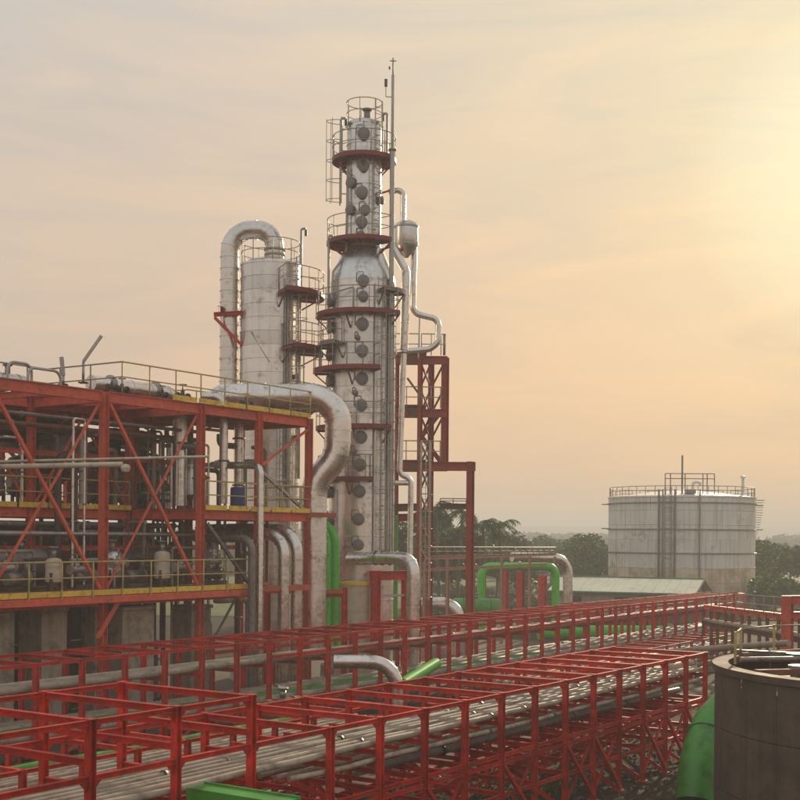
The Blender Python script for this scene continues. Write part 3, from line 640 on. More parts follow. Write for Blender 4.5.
for i, (u, v, h, lb) in enumerate([(8.0, 20.5, HL, 'first pump from the left on the lower deck'), (11.0, 20.8, HL, 'second pump from the left on the lower deck'), (13.4, 20.2, HL, 'third pump from the left on the lower deck'), (15.3, 21.0, HL, 'fourth pump from the left on the lower deck'), (17.6, 20.4, HL, 'rightmost pump on the lower deck'), (11.8, 23.6, HM, 'pump on the mid deck behind the first post'), (14.2, 23.4, HM, 'pump on the mid deck in the second braced bay')]): pump(lb, WI(u, v, h))
drum_h('brown horizontal drum on the lower deck in the left bay', WI(6.8, 22.2, HL+1.0), WI(9.6, 22.2, HL+1.0), .5, 'grey_steel', base=HC+HL)
drum_h('grey heat exchanger on the lower deck in the middle bay', WI(11.9, 22.6, HL+1.15), WI(15.6, 22.6, HL+1.15), .42, 'grey_steel', 'heat exchanger', base=HC+HL)
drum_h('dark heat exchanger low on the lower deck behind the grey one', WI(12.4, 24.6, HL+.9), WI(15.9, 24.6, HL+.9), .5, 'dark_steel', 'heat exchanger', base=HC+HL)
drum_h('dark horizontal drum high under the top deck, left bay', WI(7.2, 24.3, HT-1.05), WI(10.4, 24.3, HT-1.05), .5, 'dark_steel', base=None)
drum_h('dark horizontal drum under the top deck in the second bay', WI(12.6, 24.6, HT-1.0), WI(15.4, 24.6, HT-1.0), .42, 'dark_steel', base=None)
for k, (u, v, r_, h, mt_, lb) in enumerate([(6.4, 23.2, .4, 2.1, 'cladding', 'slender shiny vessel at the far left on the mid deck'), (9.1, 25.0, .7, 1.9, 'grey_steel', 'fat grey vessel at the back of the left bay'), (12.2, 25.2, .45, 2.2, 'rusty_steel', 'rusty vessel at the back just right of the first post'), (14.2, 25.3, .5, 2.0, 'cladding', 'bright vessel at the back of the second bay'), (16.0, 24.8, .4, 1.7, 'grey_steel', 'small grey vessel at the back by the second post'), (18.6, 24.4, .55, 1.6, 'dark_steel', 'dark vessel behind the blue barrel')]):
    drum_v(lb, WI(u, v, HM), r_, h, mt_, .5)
for k, (u, v, r_, h, mt_, lb) in enumerate([(7.6, 24.6, .5, .9, 'cladding', 'bright short vessel on the lower deck in the left bay'), (10.4, 23.4, .45, 1.1, 'rusty_steel', 'rusty short vessel on the lower deck by the first post'), (12.4, 21.2, .35, .9, 'cladding', 'small bright vessel on the lower deck right of the first post'), (14.6, 19.6, .3, .9, 'cream_paint', 'small cream vessel near the front of the lower deck'), (16.6, 22.8, .5, 1.2, 'grey_steel', 'grey vessel on the lower deck near the second post'), (18.0, 21.6, .35, 1.3, 'cladding', 'bright vessel at the right end of the lower deck'), (9.4, 19.6, .28, .7, 'cream_paint', 'small cream vessel near the front of the left bay')]):
    drum_v(lb, WI(u, v, HL), r_, h, mt_, .4)
for k, (u, v, h, lb) in enumerate([(7.4, 19.4, HL+.9, 'red wheeled valve on the lower deck, first from left'), (10.4, 19.3, HL+.8, 'red wheeled valve on the lower deck, second from left'), (12.3, 19.2, HL+1.0, 'red wheeled valve on the lower deck, third from left'), (15.5, 19.2, HL+.8, 'red wheeled valve on the lower deck, fourth from left'), (17.3, 19.4, HL+1.0, 'red wheeled valve on the lower deck, rightmost'), (13.0, 23.0, HM+.9, 'red wheeled valve on the mid deck, second bay'), (15.4, 22.9, HM+1.0, 'red wheeled valve on the mid deck by the second post'), (8.0, 22.9, HM+.9, 'red wheeled valve on the mid deck, left bay')]):
    valve(lb, WI(u, v, h), EL, .9, 'galvanised')
rn = random.Random(21)
labs = ['left bay', 'second bay', 'third bay', 'right bay']
for k in range(120):
    i = rn.choice((0, 1, 1, 2, 2, 3)); a_, b_ = US[i+1], US[i+2]; u = rn.uniform(a_+.4, b_-.4); v = rn.uniform(20.2, 25.5); lo, hi = rn.choice(((HL, HM-.5), (HM, HT-.6), (HL, HT-.6), (-6.9, HM-.6)))
    u = min(u+(v-18.6)*.75, 19.0 if v > 22 else 22.2)
    if lo >= HM-.1 and i < 2 and v < VM: v += 2
    r_ = rn.choice((.05, .06, .08, .1, .13)); du = rn.uniform(-2.2, .3); dv = rn.uniform(-1, 1); z1 = lo+(hi-lo)*rn.uniform(.35, 1); mt_ = rn.choice(('galvanised', 'grey_steel', 'dark_steel', 'pipe_cladding', 'rusty_steel', 'tan_pipe'))
    pts = [W(u, v, lo+.05), W(u, v, z1), W(u+du, v, z1)]
    if rn.random() < .5: pts += [W(u+du, v, z1+(hi-z1)*.8 if rn.random() < .5 else lo+.1)]
    else: pts += [W(u+du, v+dv, z1)]
    shape = {'galvanised': 'galvanised', 'grey_steel': 'dull grey', 'dark_steel': 'dark', 'pipe_cladding': 'shiny clad', 'rusty_steel': 'rusty brown', 'tan_pipe': 'pale tan'}[mt_]
    LC = globals().setdefault('LC', {}); vd = 'in front' if v < 22 else ('midway back' if v < 24 else 'at back')
    lb = '%s %s bent pipe %s in %s, rising from %s' % ('thin' if r_ < .07 else ('thick' if r_ > .09 else 'medium'), shape, vd, labs[i], {HL: 'lower deck', HM: 'mid deck', -6.9: 'ground'}[lo])
    if lb in LC: lb += (', turned left' if du < 0 else ', turned right')
    if lb in LC: continue
    LC[lb] = 1
    pipe(lb, pts, r_, mt_, r_*2.5, group='process pipes inside the red structure', fl=((0, .5),), cat='pipe')
for k in range(10):
    u0 = 6.8+rn.uniform(0, 1); v = 20.5+.5*k; h = rn.choice((HM-.75, HM-.95, HT-.8, HM-.6, HT-1.1)); 
    pipe('straight pipe hung along the structure under the %s, %s of the row' % ('mid deck' if h < 2 else 'top deck', ['nearest', 'second', 'third', 'fourth', 'fifth', 'sixth', 'seventh', 'eighth', 'ninth', 'farthest'][k]), [W(u0, v, h), W(19.0, v, h)], .06+.012*(k % 5), ('galvanised', 'grey_steel', 'rusty_steel')[k % 3], 0, cat='pipe', group='straight pipes hung inside the structure', fl=((0, .2), (0, .6)))
# pale tubes crossing in front of the structure
t = pipe('thick pale tube crossing before the structure with a round cap at its end', [at(-40, 471, 40.5), at(122, 466.5, 40.5)], .085, 'cream_paint', 0)
lathe('end_cap', t, at(125, 470, 40.5), [(.001, -.16), (.12, -.12), (.16, 0), (.12, .1), (.001, .13)], 'cream_paint', 16)
pipe('thin pale conduit running on from the left edge to the second red post', [at(-40, 466, 41), at(208, 458, 43.5)], .045, 'cream_paint', 0)
# concrete plinths under the lower deck, and an added dark backing
for i, (u, v, du, dv, h1, lb) in enumerate([(7.6, 20.0, 1.5, 1.2, -2.6, 'leftmost tall concrete plinth under the yellow edged deck'), (10.2, 20.2, 1.1, 1.2, -2.7, 'concrete plinth just left of the first red post foot'), (12.7, 20.3, .5, .5, -2.5, 'slim concrete pier right of the first red post foot'), (13.9, 20.0, 1.6, 1.3, -2.8, 'broad concrete plinth in the second bay under the deck'), (17.4, 20.0, 1.1, 1.0, -2.9, 'concrete plinth under the right end of the yellow deck')]):
    t = thing('concrete_plinth', lb, 'plinth', W(u, v, -7), 'concrete plinths under the structure'); h0 = -7
    box('block', t, W(u, v, (h0+h1)/2), (du, dv, h1-h0), 'concrete', LROT); box('cap', t, W(u, v, h1+.08), (du+.12, dv+.12, .14), 'concrete', LROT)
t = thing('dark_backing', 'dark panel backing added to darken the back of the red structure below its mid deck', 'wall', W(12, 26.6, -7));  # panels added as a dark backdrop, blocking the view through the structure
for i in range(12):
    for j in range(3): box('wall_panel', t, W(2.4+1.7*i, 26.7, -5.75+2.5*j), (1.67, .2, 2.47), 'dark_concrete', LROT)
drum_v('dark round vessel on the ground between the plinths, left', W(11.7, 21.6, -7), .8, 2.2, 'dark_steel', .6)
drum_v('dark round vessel on the ground between the plinths, right', W(15.8, 21.2, -7), .8, 2.0, 'dark_steel', .7)
# ------------------------------------------------------------------ columns
M1 = 60/1265
def zc(y, Y=60): return HC - (y-536)/1265*Y
def bands(par, cx, cy, z0, z1, r, hh, mt='cladding', name='cladding_band', n=48, key=''):
    k = max(1, round((z1-z0)/hh)); s = (z1-z0)/k
    for i in range(k):
        lathe(name, par, (cx, cy, z0+s*i), [(r-.03, .004), (r+.024, .004), (r+.024, .05), (r, .056), (r, s-.004), (r-.03, s-.004)], mt, n, key=(key, round(r, 3), round(s, 4)))
def manway(par, cx, cy, r, phi, z, rad, mt='manway_steel'):
    d = Vector((math.sin(phi), -math.cos(phi), 0)); q = d.to_track_quat('Z', 'Y').to_matrix().to_4x4(); c = Vector((cx, cy, z)) + d*(r-.03)
    o = lathe('manway', par, c, [(rad*.8, 0), (rad*.8, .12), (rad, .12), (rad, .17), (rad*.98, .175), (rad*.98, .22), (rad*.7, .235), (rad*.66, .25), (.001, .27)], mt, 24, M=q, key=('mw', rad))
    w_ = Vector((math.cos(phi), math.sin(phi), 0)); up = Vector((0, 0, 1)); f = Vector((cx, cy, z)) + d*(r+.13)
    tube('manway_davit', o, [f-w_*rad*1.15+up*-.05-d*.12, f-w_*rad*1.15+up*(rad+.14)-d*.12, f+up*(rad+.14), f+up*(rad-.05)+d*.03], .02, 'grey_steel', .06, n=5)
    for k in range(10): a = k*math.pi/5; e = f+(w_*math.cos(a)+up*math.sin(a))*rad*.9; bar('bolt', o, e-d*.09, e+d*.05, 'rd', .024, .024, 'dark_steel')
    return o
def platform(par, cx, cy, z, r0, r1, d0, d1, mt='platform_paint_backlit', rail=True, brackets=True, th=.13):
    a0, a1 = R(d0), R(d1); n = max(6, int((d1-d0)/10))
    o = lathe('platform', par, (cx, cy, z), [(r0, 0), (r0, -.05), (r1-.06, -.05), (r1-.06, -th), (r1, -th), (r1, .07), (r1-.015, .07), (r1-.015, 0), (r0, 0)], mt, n, a0, a1, smooth=False)
    for k in range(n//3+1):
        a = a0+(a1-a0)*k/(n//3) if n//3 else a0; d = Vector((math.cos(a), math.sin(a), 0))
        bar('bracket', o, Vector((cx, cy, z-.12))+d*(r0-.02), Vector((cx, cy, z-.12))+d*(r1-.07), 'box', .08, .12, mt)
        if brackets and k % 2 == 0: bar('bracket_strut', o, Vector((cx, cy, z-.75))+d*(r0-.02), Vector((cx, cy, z-.17))+d*(r1-.12), 'box', .06, .06, mt)
    if rail:
        pts = [Vector((cx+(r1-.03)*math.cos(a0+(a1-a0)*i/n), cy+(r1-.03)*math.sin(a0+(a1-a0)*i/n), z)) for i in range(n+1)]
        if d1-d0 < 350: pts = [Vector((cx+(r0+.05)*math.cos(a0), cy+(r0+.05)*math.sin(a0), z))] + pts + [Vector((cx+(r0+.05)*math.cos(a1), cy+(r0+.05)*math.sin(a1), z))]
        railing(par, pts, 1.08, .75, 'handrail_steel', .022)
    return o
C1 = Vector(((361.2-400)*M1, 60, 0)); r1 = 1.54
c1 = thing('distillation_column', 'tallest silver column, stepped in at a shoulder and dotted with round manways', 'column', C1)
lathe('plinth', c1, C1, [(r1+.35, 0), (r1+.35, .9), (r1+.25, 1.0), (.01, 1.0)], 'concrete', 40)
bands(c1, C1.x, C1.y, 1.0, zc(285), r1, 1.02, key='a')
zs = zc(285); H = zc(251)-zs
lathe('shoulder', c1, (C1.x, C1.y, zs), [(r1+.012, .0), (r1+.012, .05), (r1, .06), (r1-.03, H*.14), (r1-.10, H*.28), (r1-.22, H*.45), (r1-.34, H*.63), (r1-.44, H*.78), (r1-.52, H*.9), (.96, H), (.93, H+.05), (.80, H+.1)], 'cladding', 48)
bands(c1, C1.x, C1.y, zc(251)+.1, zc(127), .82, 1.0, key='b')
lathe('top_head', c1, (C1.x, C1.y, zc(127)), [(.84, -.02), (.84, .05), (.79, .14), (.55, .26), (.25, .33), (.001, .35)], 'cladding', 40)
bar('vent_nozzle', c1, (C1.x+.12, C1.y, zc(127)+.2), (C1.x+.12, C1.y, zc(110)), 'rd', .15, .15, 'grey_steel', side=(1, 0, 0)); flange(c1, (C1.x+.12, C1.y, zc(110)), (0, 0, 1), .23, 'grey_steel')
for y, ph, rd in [(303, 2, .25), (330, 1, .3), (343, -7, .12), (356, 1, .29), (383, 1, .3), (397, -10, .12), (409, 0, .29), (440, 0, .3), (454, -12, .12), (467, -1, .3), (493, -2, .3), (520, -3, .29), (545, -3, .27), (288, 2, .28), (305, -68, .26), (330, -68, .3), (357, -70, .3), (383, -70, .3), (409, -70, .3), (467, -68, .3), (493, -68, .3), (521, -70, .3)]:
    manway(c1, C1.x, C1.y, r1, R(ph), zc(y), rd)
for y, ph, rd in [(140, 0, .3), (172, 0, .27), (187, -40, .26), (198, -4, .3), (214, -42, .25), (215, 6, .25), (227, -4, .28), (203, 62, .2), (240, -6, .2)]:
    manway(c1, C1.x, C1.y, .82, R(ph), zc(y), rd)
for y, ro, d0, d1 in [(317, 2.25, 178, 322), (372, 2.35, 178, 292), (429, 2.2, 180, 310), (480, 2.1, 180, 286)]:
    platform(c1, C1.x, C1.y, zc(y), r1+.03, ro, d0, d1)
platform(c1, C1.x, C1.y, zc(294), r1+.03, r1+.55, 300, 345, 'grey_steel', False)
platform(c1, C1.x, C1.y, zc(346), r1+.03, r1+.6, 175, 235, 'grey_steel')
platform(c1, C1.x, C1.y, zc(244), .84, 1.75, 140, 322)
platform(c1, C1.x, C1.y, zc(161), .84, 1.52, 140, 400)
# top ring rail above the head
railing(c1, [Vector((C1.x+.85*math.cos(R(a)), C1.y+.85*math.sin(R(a)), zc(127))) for a in range(0, 361, 20)], 1.12, .75, 'handrail_steel', .022)
for a in range(0, 360, 45): bar('rail_bracket', c1, (C1.x+.8*math.cos(R(a)), C1.y+.8*math.sin(R(a)), zc(129)), (C1.x+.9*math.cos(R(a)), C1.y+.9*math.sin(R(a)), zc(127)), 'box', .04, .04, 'handrail_steel')
def lad_at(par, C, r, ph, z0, z1, cage=True, off=.22, name='ladder'):
    d = Vector((math.sin(ph), -math.cos(ph), 0)); wd = Vector((math.cos(ph), math.sin(ph), 0)); p = Vector((C.x, C.y, z0))+d*(r+off); q = Vector((C.x, C.y, z1))+d*(r+off)
    o = ladder(par, p, q, wd, .42, d if cage else None, 'galvanised')
    for k in range(4): e = p.lerp(q, (k+.5)/4); bar('ladder_clip', o, e, e-d*(off+.02), 'box', .04, .04, 'galvanised')
lad_at(c1, C1, r1, R(38), zc(553), zc(429), True); lad_at(c1, C1, r1, R(38), zc(429), zc(317), True); lad_at(c1, C1, r1, R(40), zc(317), zc(278), False)
lad_at(c1, C1, .82, R(35), zc(244), zc(161), False); lad_at(c1, C1, .82, R(42), zc(161), zc(106), False)
lad_at(c1, C1, .82, R(-80), zc(206), zc(120), True, .30)
for ph in (52, 58, 66): bar('conduit', c1, Vector((C1.x, C1.y, zc(555)))+Vector((math.sin(R(ph)), -math.cos(R(ph)), 0))*(r1+.07), Vector((C1.x, C1.y, zc(287)))+Vector((math.sin(R(ph)), -math.cos(R(ph)), 0))*(r1+.07), 'rd', .04, .04, 'galvanised')
bar('conduit', c1, Vector((C1.x, C1.y, zc(555)))+Vector((math.sin(R(22)), -math.cos(R(22)), 0))*(r1+.06), Vector((C1.x, C1.y, zc(290)))+Vector((math.sin(R(22)), -math.cos(R(22)), 0))*(r1+.06), 'rd', .03, .03, 'galvanised')
tube('instrument_pipe', c1, [at(345, 168, 59.4), at(344, 255, 59.4), at(331, 272, 59), at(330, 300, 59)], .06, 'galvanised', .3)
tube('instrument_pipe', c1, [at(325, 295, 58.6), at(352, 287, 58.2), at(352, 312, 58.2)], .035, 'galvanised', .1)
tube('instrument_pipe', c1, [at(337, 490, 58.4), at(337, 560, 58.4)], .04, 'galvanised', .1)
davit(c1, at(338, 160, 59.6), 1.95, (.22, 0, 0)); davit(c1, at(326.5, 330, 59.4), 4.4, (.2, 0, 0))
davit(c1, at(384, 160, 59.5), 2.2, (-.2, .1, 0))
# relief mast
m_ = thing('vent_mast', 'slim grey vent mast rising above everything on the right of the tallest column', 'mast', at(389, 536, 59).xy.to_3d())
bp = at(389.3, 536, 59); 
def mz(y): return Vector((bp.x, bp.y, HC-(y-536)/1265*59))
bar('mast_pipe', m_, mz(470), mz(150), 'rd', .115, .115, 'galvanised', side=(1, 0, 0)); bar('mast_pipe', m_, mz(150), mz(75), 'rd', .07, .07, 'galvanised', side=(1, 0, 0)); bar('lightning_rod', m_, mz(75), mz(58), 'rd', .03, .03, 'grey_steel')
bar('rod_cross', m_, mz(61)-Vector((.15, 0, 0)), mz(61)+Vector((.15, 0, 0)), 'rd', .025, .025, 'grey_steel'); flange(m_, mz(150), (0, 0, 1), .19)
tube('lamp_arm', m_, [mz(97), mz(97)-Vector((.32, 0, 0)), mz(87)-Vector((.32, 0, 0))], .02, 'grey_steel', .05); box('warning_lamp', m_, mz(83)-Vector((.32, 0, 0)), (.14, .14, .34), 'dark_steel'); box('warning_lamp', m_, mz(68)-Vector((.16, 0, 0)), (.08, .08, .12), 'dark_steel')
for y in (190, 247, 300, 360, 420): bar('mast_clamp', m_, mz(y), mz(y)+Vector((-.45, .5, 0)), 'box', .07, .07, 'red_paint')
# second column
C2 = Vector(((268.5-400)*61/1265, 61, 0)); r2 = 1.44
def z2(y): return zc(y, 61)
c2 = thing('evaporator_column', 'broad silver column with a flat railed top under the looped pipe', 'column', C2)
lathe('plinth', c2, C2, [(r2+.35, 0), (r2+.35, .9), (r2+.25, 1.0), (.01, 1.0)], 'concrete', 40)
bands(c2, C2.x, C2.y, 1.0, z2(268), r2, .66, key='c')
lathe('top_head', c2, (C2.x, C2.y, z2(268)), [(r2+.03, -.03), (r2+.03, .05), (r2-.05, .12), (r2-.5, .3), (.001, .4)], 'cladding', 48)
platform(c2, C2.x, C2.y, z2(297), r2+.03, 2.62, 292, 384); platform(c2, C2.x, C2.y, z2(351), r2+.03, 2.62, 300, 384); 
platform(c2, C2.x, C2.y, z2(409), r2+.03, 2.3, 300, 384)
railing(c2, [Vector((C2.x+(r2-.03)*math.cos(R(a)), C2.y+(r2-.03)*math.sin(R(a)), z2(267))) for a in range(0, 361, 15)], 1.1, 1.0, 'handrail_steel', .022)
lad_at(c2, C2, r2, R(48), z2(409), z2(351), True); lad_at(c2, C2, r2, R(30), z2(540), z2(409), True); lad_at(c2, C2, r2, R(52), z2(351), z2(297), True); lad_at(c2, C2, r2, R(60), z2(297), z2(262), False)
lad_at(c2, C2, r2, R(-5), z2(520), z2(440), False)
for ph in (34, 39, 72, 80): bar('conduit', c2, Vector((C2.x, C2.y, z2(480)))+Vector((math.sin(R(ph)), -math.cos(R(ph)), 0))*(r2+.06), Vector((C2.x, C2.y, z2(290)))+Vector((math.sin(R(ph)), -math.cos(R(ph)), 0))*(r2+.06), 'rd', .035, .035, 'galvanised')
bar('cladding_strap', c2, Vector((C2.x, C2.y, z2(337)))+Vector((math.sin(R(-32)), -math.cos(R(-32)), 0))*(r2+.04), Vector((C2.x, C2.y, z2(367)))+Vector((math.sin(R(5)), -math.cos(R(5)), 0))*(r2+.04), 'box', .07, .05, 'galvanised')
davit(c2, at(299, 266, 60.4), 1.75, (.22, 0, 0)); davit(c2, at(318.5, 372, 60), 1.0, (.1, 0, 0))
for y in (300, 380, 440):
    box('nameplate', c2, Vector((C2.x, C2.y, z2(y)))+Vector((math.sin(R(62)), -math.cos(R(62)), 0))*(r2+.05), (.3, .1, .25), 'dark_steel', R(62))
# the looped pipe between them
Yl = 61
lp = pipe('huge looped silver pipe arching from the broad column top down its left side', [at(272.5, 266, Yl), at(272.5, 231, Yl), at(227.5, 231, Yl), at(227.5, 405, Yl)], .44, 'pipe_cladding', 22*Yl/1265, lap=.55)
flange(lp, at(272.5, 256, Yl), (0, 0, 1), .50, 'cream_paint', .12); flange(lp, at(272.5, 251, Yl), (0, 0, 1), .52, 'cream_paint', .1)
pb = thing('pipe_bracket', 'red bracket holding the looped pipe off the broad column', 'bracket', at(240, 317, 60))
for dy in (-.55, .55):
    bar('arm', pb, at(212, 316, 61+dy), at(243, 314, 61+dy), 'I', .14, .2, 'red_paint')
bar('end_channel', pb, at(217, 311, 60.2), at(217, 311, 61.8), 'I', .14, .34, 'red_paint'); bar('strut', pb, at(213, 319, 60.4), at(240, 346, 60.35), 'box', .15, .15, 'red_paint')
# big S pipe off the top deck
Yb = 54
pipe('very large silver pipe curving off the top deck down before the tallest column', [at(214, 425, Yb), at(214, 398, Yb), at(339, 397, Yb), at(336, 458, Yb), at(313.5, 484, Yb), at(313.5, 660, Yb)], .56, 'pipe_cladding', 1.35, lap=.5)
Y = 61
pipe('pale pipe looping from the narrow neck of the tallest column into the small pot', [at(386, 192, Y), at(400.5, 189, Y), at(400.5, 224, Y)], .14, 'pipe_cladding', .3)
pot = thing('condenser_pot', 'small domed vessel hanging high on the right of the tallest column', 'vessel', at(404, 258, Y))
lathe('shell', pot, at(404, 224, Y), [(.05, .17), (.3, .13), (.5, .02), (.57, -.12), (.57, -1.05), (.45, -1.25), (.2, -1.5), (.1, -1.62), (.001, -1.62)], 'cladding', 28)
for z_ in (-.15, -1.0): lathe('band', pot, at(404, 224, Y)+Vector((0, 0, z_)), [(.57, -.04), (.595, -.04), (.595, .04), (.57, .04)], 'galvanised', 28)
bar('bracket', pot, at(404, 250, Y), at(390, 250, 60), 'box', .12, .12, 'red_paint')
pipe('thin silver pipe stepping out right from the pot and down to the stair tower', [at(404, 224, Y+.3), at(412.5, 226, Y+.3), at(411, 308, Y+.3), at(415, 314, Y+.3), at(437, 319, Y+.3), at(436, 343, Y+.3), at(428, 349, Y+.3), at(395, 352, Y)], .15, 'pipe_cladding', .4)
pipe('long silver pipe leaving the column shoulder and running down its right side', [at(388, 244, 60), at(404, 271, 60), at(402.5, 350, 60)], .20, 'pipe_cladding', .5, lap=1.2)
pipe('narrower silver pipe continuing down the right side to a double elbow', [at(402.5, 349, 60), at(399, 474, 60), at(410.5, 479, 60), at(409.5, 536, 60).xy.to_3d()], .135, 'pipe_cladding', .35, fl=((0, .03),))
pipe('short horizontal pipe leaving the right side of the column at the double elbow', [at(386, 483, 60), at(408, 483, 60)], .12, 'pipe_cladding', 0)
# stair tower
Ys = 66; st = thing('stair_tower', 'red lattice stair tower with platforms and an outer portal leg right of the columns', 'stair tower', at(430, 700, Ys).xy.to_3d())
RP = 'tower_paint'
def pz(x, y, Y_=Ys): return at(x, y, Y_)
def vz(x, Y_, y0, y1, wd=.3, mt=RP, name='column'):
    a = at(x, y0, Y_); b = at(x, y1, Y_); b = Vector((a.x, a.y, b.z)) if y1 < 700 else Vector((a.x, a.y, 0)); return ipost(st, b, a, wd, mt, name)
vz(419, 65.2, 357, 900, .2); a_ = at(444, 357, 66.2); b_ = at(444, 465, 66.2); ipost(st, Vector((a_.x, a_.y, b_.z)), a_, .3, RP, 'column'); vz(430, 68, 360, 900, .24); vz(470, 66, 461, 900, .31)
vz(396, 66.5, 357, 900, .16)
for y in (360, 413, 467):
    bar('beam', st, pz(393, y, 65), pz(446, y, 66), 'I', .2, .42, RP); bar('beam', st, pz(394, y+1, 68.5), pz(443, y, 68.5), 'I', .2, .42, RP)
    bar('beam', st, pz(419, y, 65.2), pz(430, y, 68), 'I', .2, .36, RP); bar('beam', st, pz(444, y, 66.2), pz(442, y, 68.5), 'I', .2, .36, RP)
    box('platform_plate', st, (pz(406, y-5, 66.8)), (2.0, 3.0, .06), 'grating')
    box('edge_channel', st, pz(404, y, 65.3), (1.5, .1, .5), 'rusty_steel')
    railing(st, [pz(393, y-5, 65.1), pz(418, y-5, 65.1)], 1.1, .7, 'handrail_steel'); railing(st, [pz(420, y-5, 65.1), pz(444, y-5, 66.1), pz(442, y-5, 68.4)], 1.1, .7, 'handrail_steel')
bar('beam', st, pz(425, 466, 66), pz(475, 466, 66), 'I', .3, .46, RP)
bar('beam', st, pz(440, 506, 66), pz(468, 506, 66), 'I', .2, .3, 'rusty_steel'); railing(st, [pz(440, 503, 65.9), pz(466, 503, 65.9)], .25, .6, 'handrail_steel')
bar('beam', st, pz(388, 508, 66), pz(420, 507, 66), 'I', .3, .4, 'rusty_steel'); bar('beam', st, pz(388, 518, 66.5), pz(420, 517, 66.5), 'I', .3, .4, RP)
for k in range(8):   # lattice braces
    y0 = 362+26*k
    bar('lattice_brace', st, pz(419, y0, 65.3), pz(430, y0+26, 67.9), 'Lx', .08, .08, RP); bar('lattice_brace', st, pz(430, y0, 67.9), pz(419, y0+26, 65.3), 'Lx', .08, .08, RP)
    bar('lattice_brace', st, pz(430, y0+26, 68), pz(443, y0, 66.3), 'Lx', .08, .08, RP) if k < 3 else None
bar('brace', st, pz(406, 378, 65.2), pz(418, 394, 65.2), 'box', .1, .1, 'rusty_steel'); 
ladder(st, pz(425, 600, 65), pz(425, 440, 65), (1, 0, 0), .42, (0, -1, 0), 'galvanised')
for z_ in range(2):   # stair flights inside the tower
    y0 = 410+26*z_; a = pz(421 if z_ % 2 else 441, y0, 67.2); b = pz(441 if z_ % 2 else 421, y0+26, 67.2); o = bar('stair_flight', st, a, b, 'box', .06, .2, RP)
    bar('stringer', o, a+Vector((0, .7, 0)), b+Vector((0, .7, 0)), 'box', .06, .2, RP)
    for k in range(1, 7): p = a.lerp(b, k/7); box('tread', o, p+Vector((0, .35, 0)), (.24, .66, .03), 'grating')
box('footing', st, Vector((pz(470, 600).x, 66, .25)), (.9, .9, .5), 'concrete')
pipe('thin conduit rising beside the top platform of the stair tower', [at(417, 358, 65), at(418, 317, 65)], .04, 'galvanised', 0)
pipe('green standing pipe behind the double elbow at the stair tower foot', [at(394, 515, 63), at(394, 536, 63).xy.to_3d()], .2, 'green_paint', 0)
# ------------------------------------------------------------------ risers in front of the columns
pipe('slim pipe leaving the second red post and bending straight down', [at(212, 466, 52), at(260, 467, 49.4), at(260, 536, 49.4).xy.to_3d()], .135, 'pipe_cladding', .35, fl=((0, .1),))
pipe('left one of the two thick elbows coming down beside the structure', [at(284, 535.5, 50.6)+ET*5, at(284, 535, 50.6), at(284, 536, 50.6).xy.to_3d()], .235, 'pipe_cladding', .85, lap=1.0)
pipe('right one of the two thick elbows coming down beside the structure', [at(297, 531, 51.2)+ET*5.4, at(297, 531, 51.2), at(297, 536, 51.2).xy.to_3d()], .24, 'pipe_cladding', .95, lap=1.0)
pipe('dark elbow left of the two thick elbows, partly behind the slim pipe', [at(252, 540, 49)+ET*3, at(252, 540, 49), at(252, 536, 49).xy.to_3d()], .15, 'grey_steel', .5)
pipe('grey pipe dropping through the decks by the second red post', [at(200, 398, 50.5), at(223, 398, 50.5), at(223, 505, 50.5)], .17, 'pipe_cladding', .5, fl=((1, .6),))
pipe('grey pipe with a bulge on the mid deck left of the barrel', [at(238, 412, 53.5), at(238, 505, 53.5)], .2, 'pipe_cladding', .5, fl=((0, .3), (0, .8)))
pipe('left bright green riser beside the huge silver pipe', [at(313, 523, 57.5), at(326.5, 534, 56.5), at(326.5, 632, 56.5), at(331, 650, 55.5)], .21, 'green_bright', .9)
pipe('right bright green riser, next to the first', [at(317, 520, 58.2), at(335, 533, 57), at(335, 632, 57), at(341, 652, 56)], .21, 'green_bright', 1.0)
sp = thing('pipe_support', 'orange red bars clamping the elbows and green risers together', 'pipe support', at(300, 640, 53).xy.to_3d())
for x in (268, 345): ipost(sp, Vector((at(x, 600, 55.6).x, 55.6, 0)), at(x, 588, 55.6), .2, 'red_paint')
bar('clamp_bar', sp, at(262, 590, 50.2), at(310, 588, 50.9), 'box', .12, .22, 'clamp_paint'); bar('clamp_bar', sp, at(320, 596, 55.8), at(346, 595, 55.8), 'box', .12, .22, 'clamp_paint'); bar('clamp_bar', sp, at(262, 592, 55.6), at(346, 592, 55.6), 'box', .14, .2, 'clamp_paint')
bar('clamp_bar', sp, at(298, 515, 53.3), at(336, 516, 53.3), 'box', .12, .2, 'clamp_paint'); bar('clamp_bar', sp, at(300, 515, 55), at(300, 515, 53.2), 'box', .12, .2, 'clamp_paint')
t = pipe('stout grey elbow with black straps leaving the foot of the tallest column', [at(350, 559, 58.3), at(392, 558, 56.5), at(413.5, 559, 55.5), at(413.5, 536, 55.5).xy.to_3d()], .29, 'pipe_cladding', .85, lap=1.0)
for k in range(4): p = at(376+7*k, 558, 57.2-.25*k); lathe('strap', t, p, [(.31, -.05), (.34, -.04), (.34, .04), (.31, .05)], 'dark_steel', 20, M=Vector((1, -.25, 0)).to_track_quat('Z', 'Y').to_matrix().to_4x4())
bt = thing('storage_bin', 'cream coloured round bin below the tallest column beside the green risers', 'tank', at(353, 640, 58).xy.to_3d()); bc = Vector((at(353, 536, 58).x, 58, 0))
lathe('shell', bt, bc, [(.82, .0), (.82, HC-(583-536)/1265*58), (.001, HC-(583-536)/1265*58+.1)], 'cream_paint', 32); lathe('rim', bt, bc+Vector((0, 0, HC-(583-536)/1265*58)), [(.82, -.1), (.88, -.1), (.88, .05), (.80, .08)], 'yellow_paint', 32)
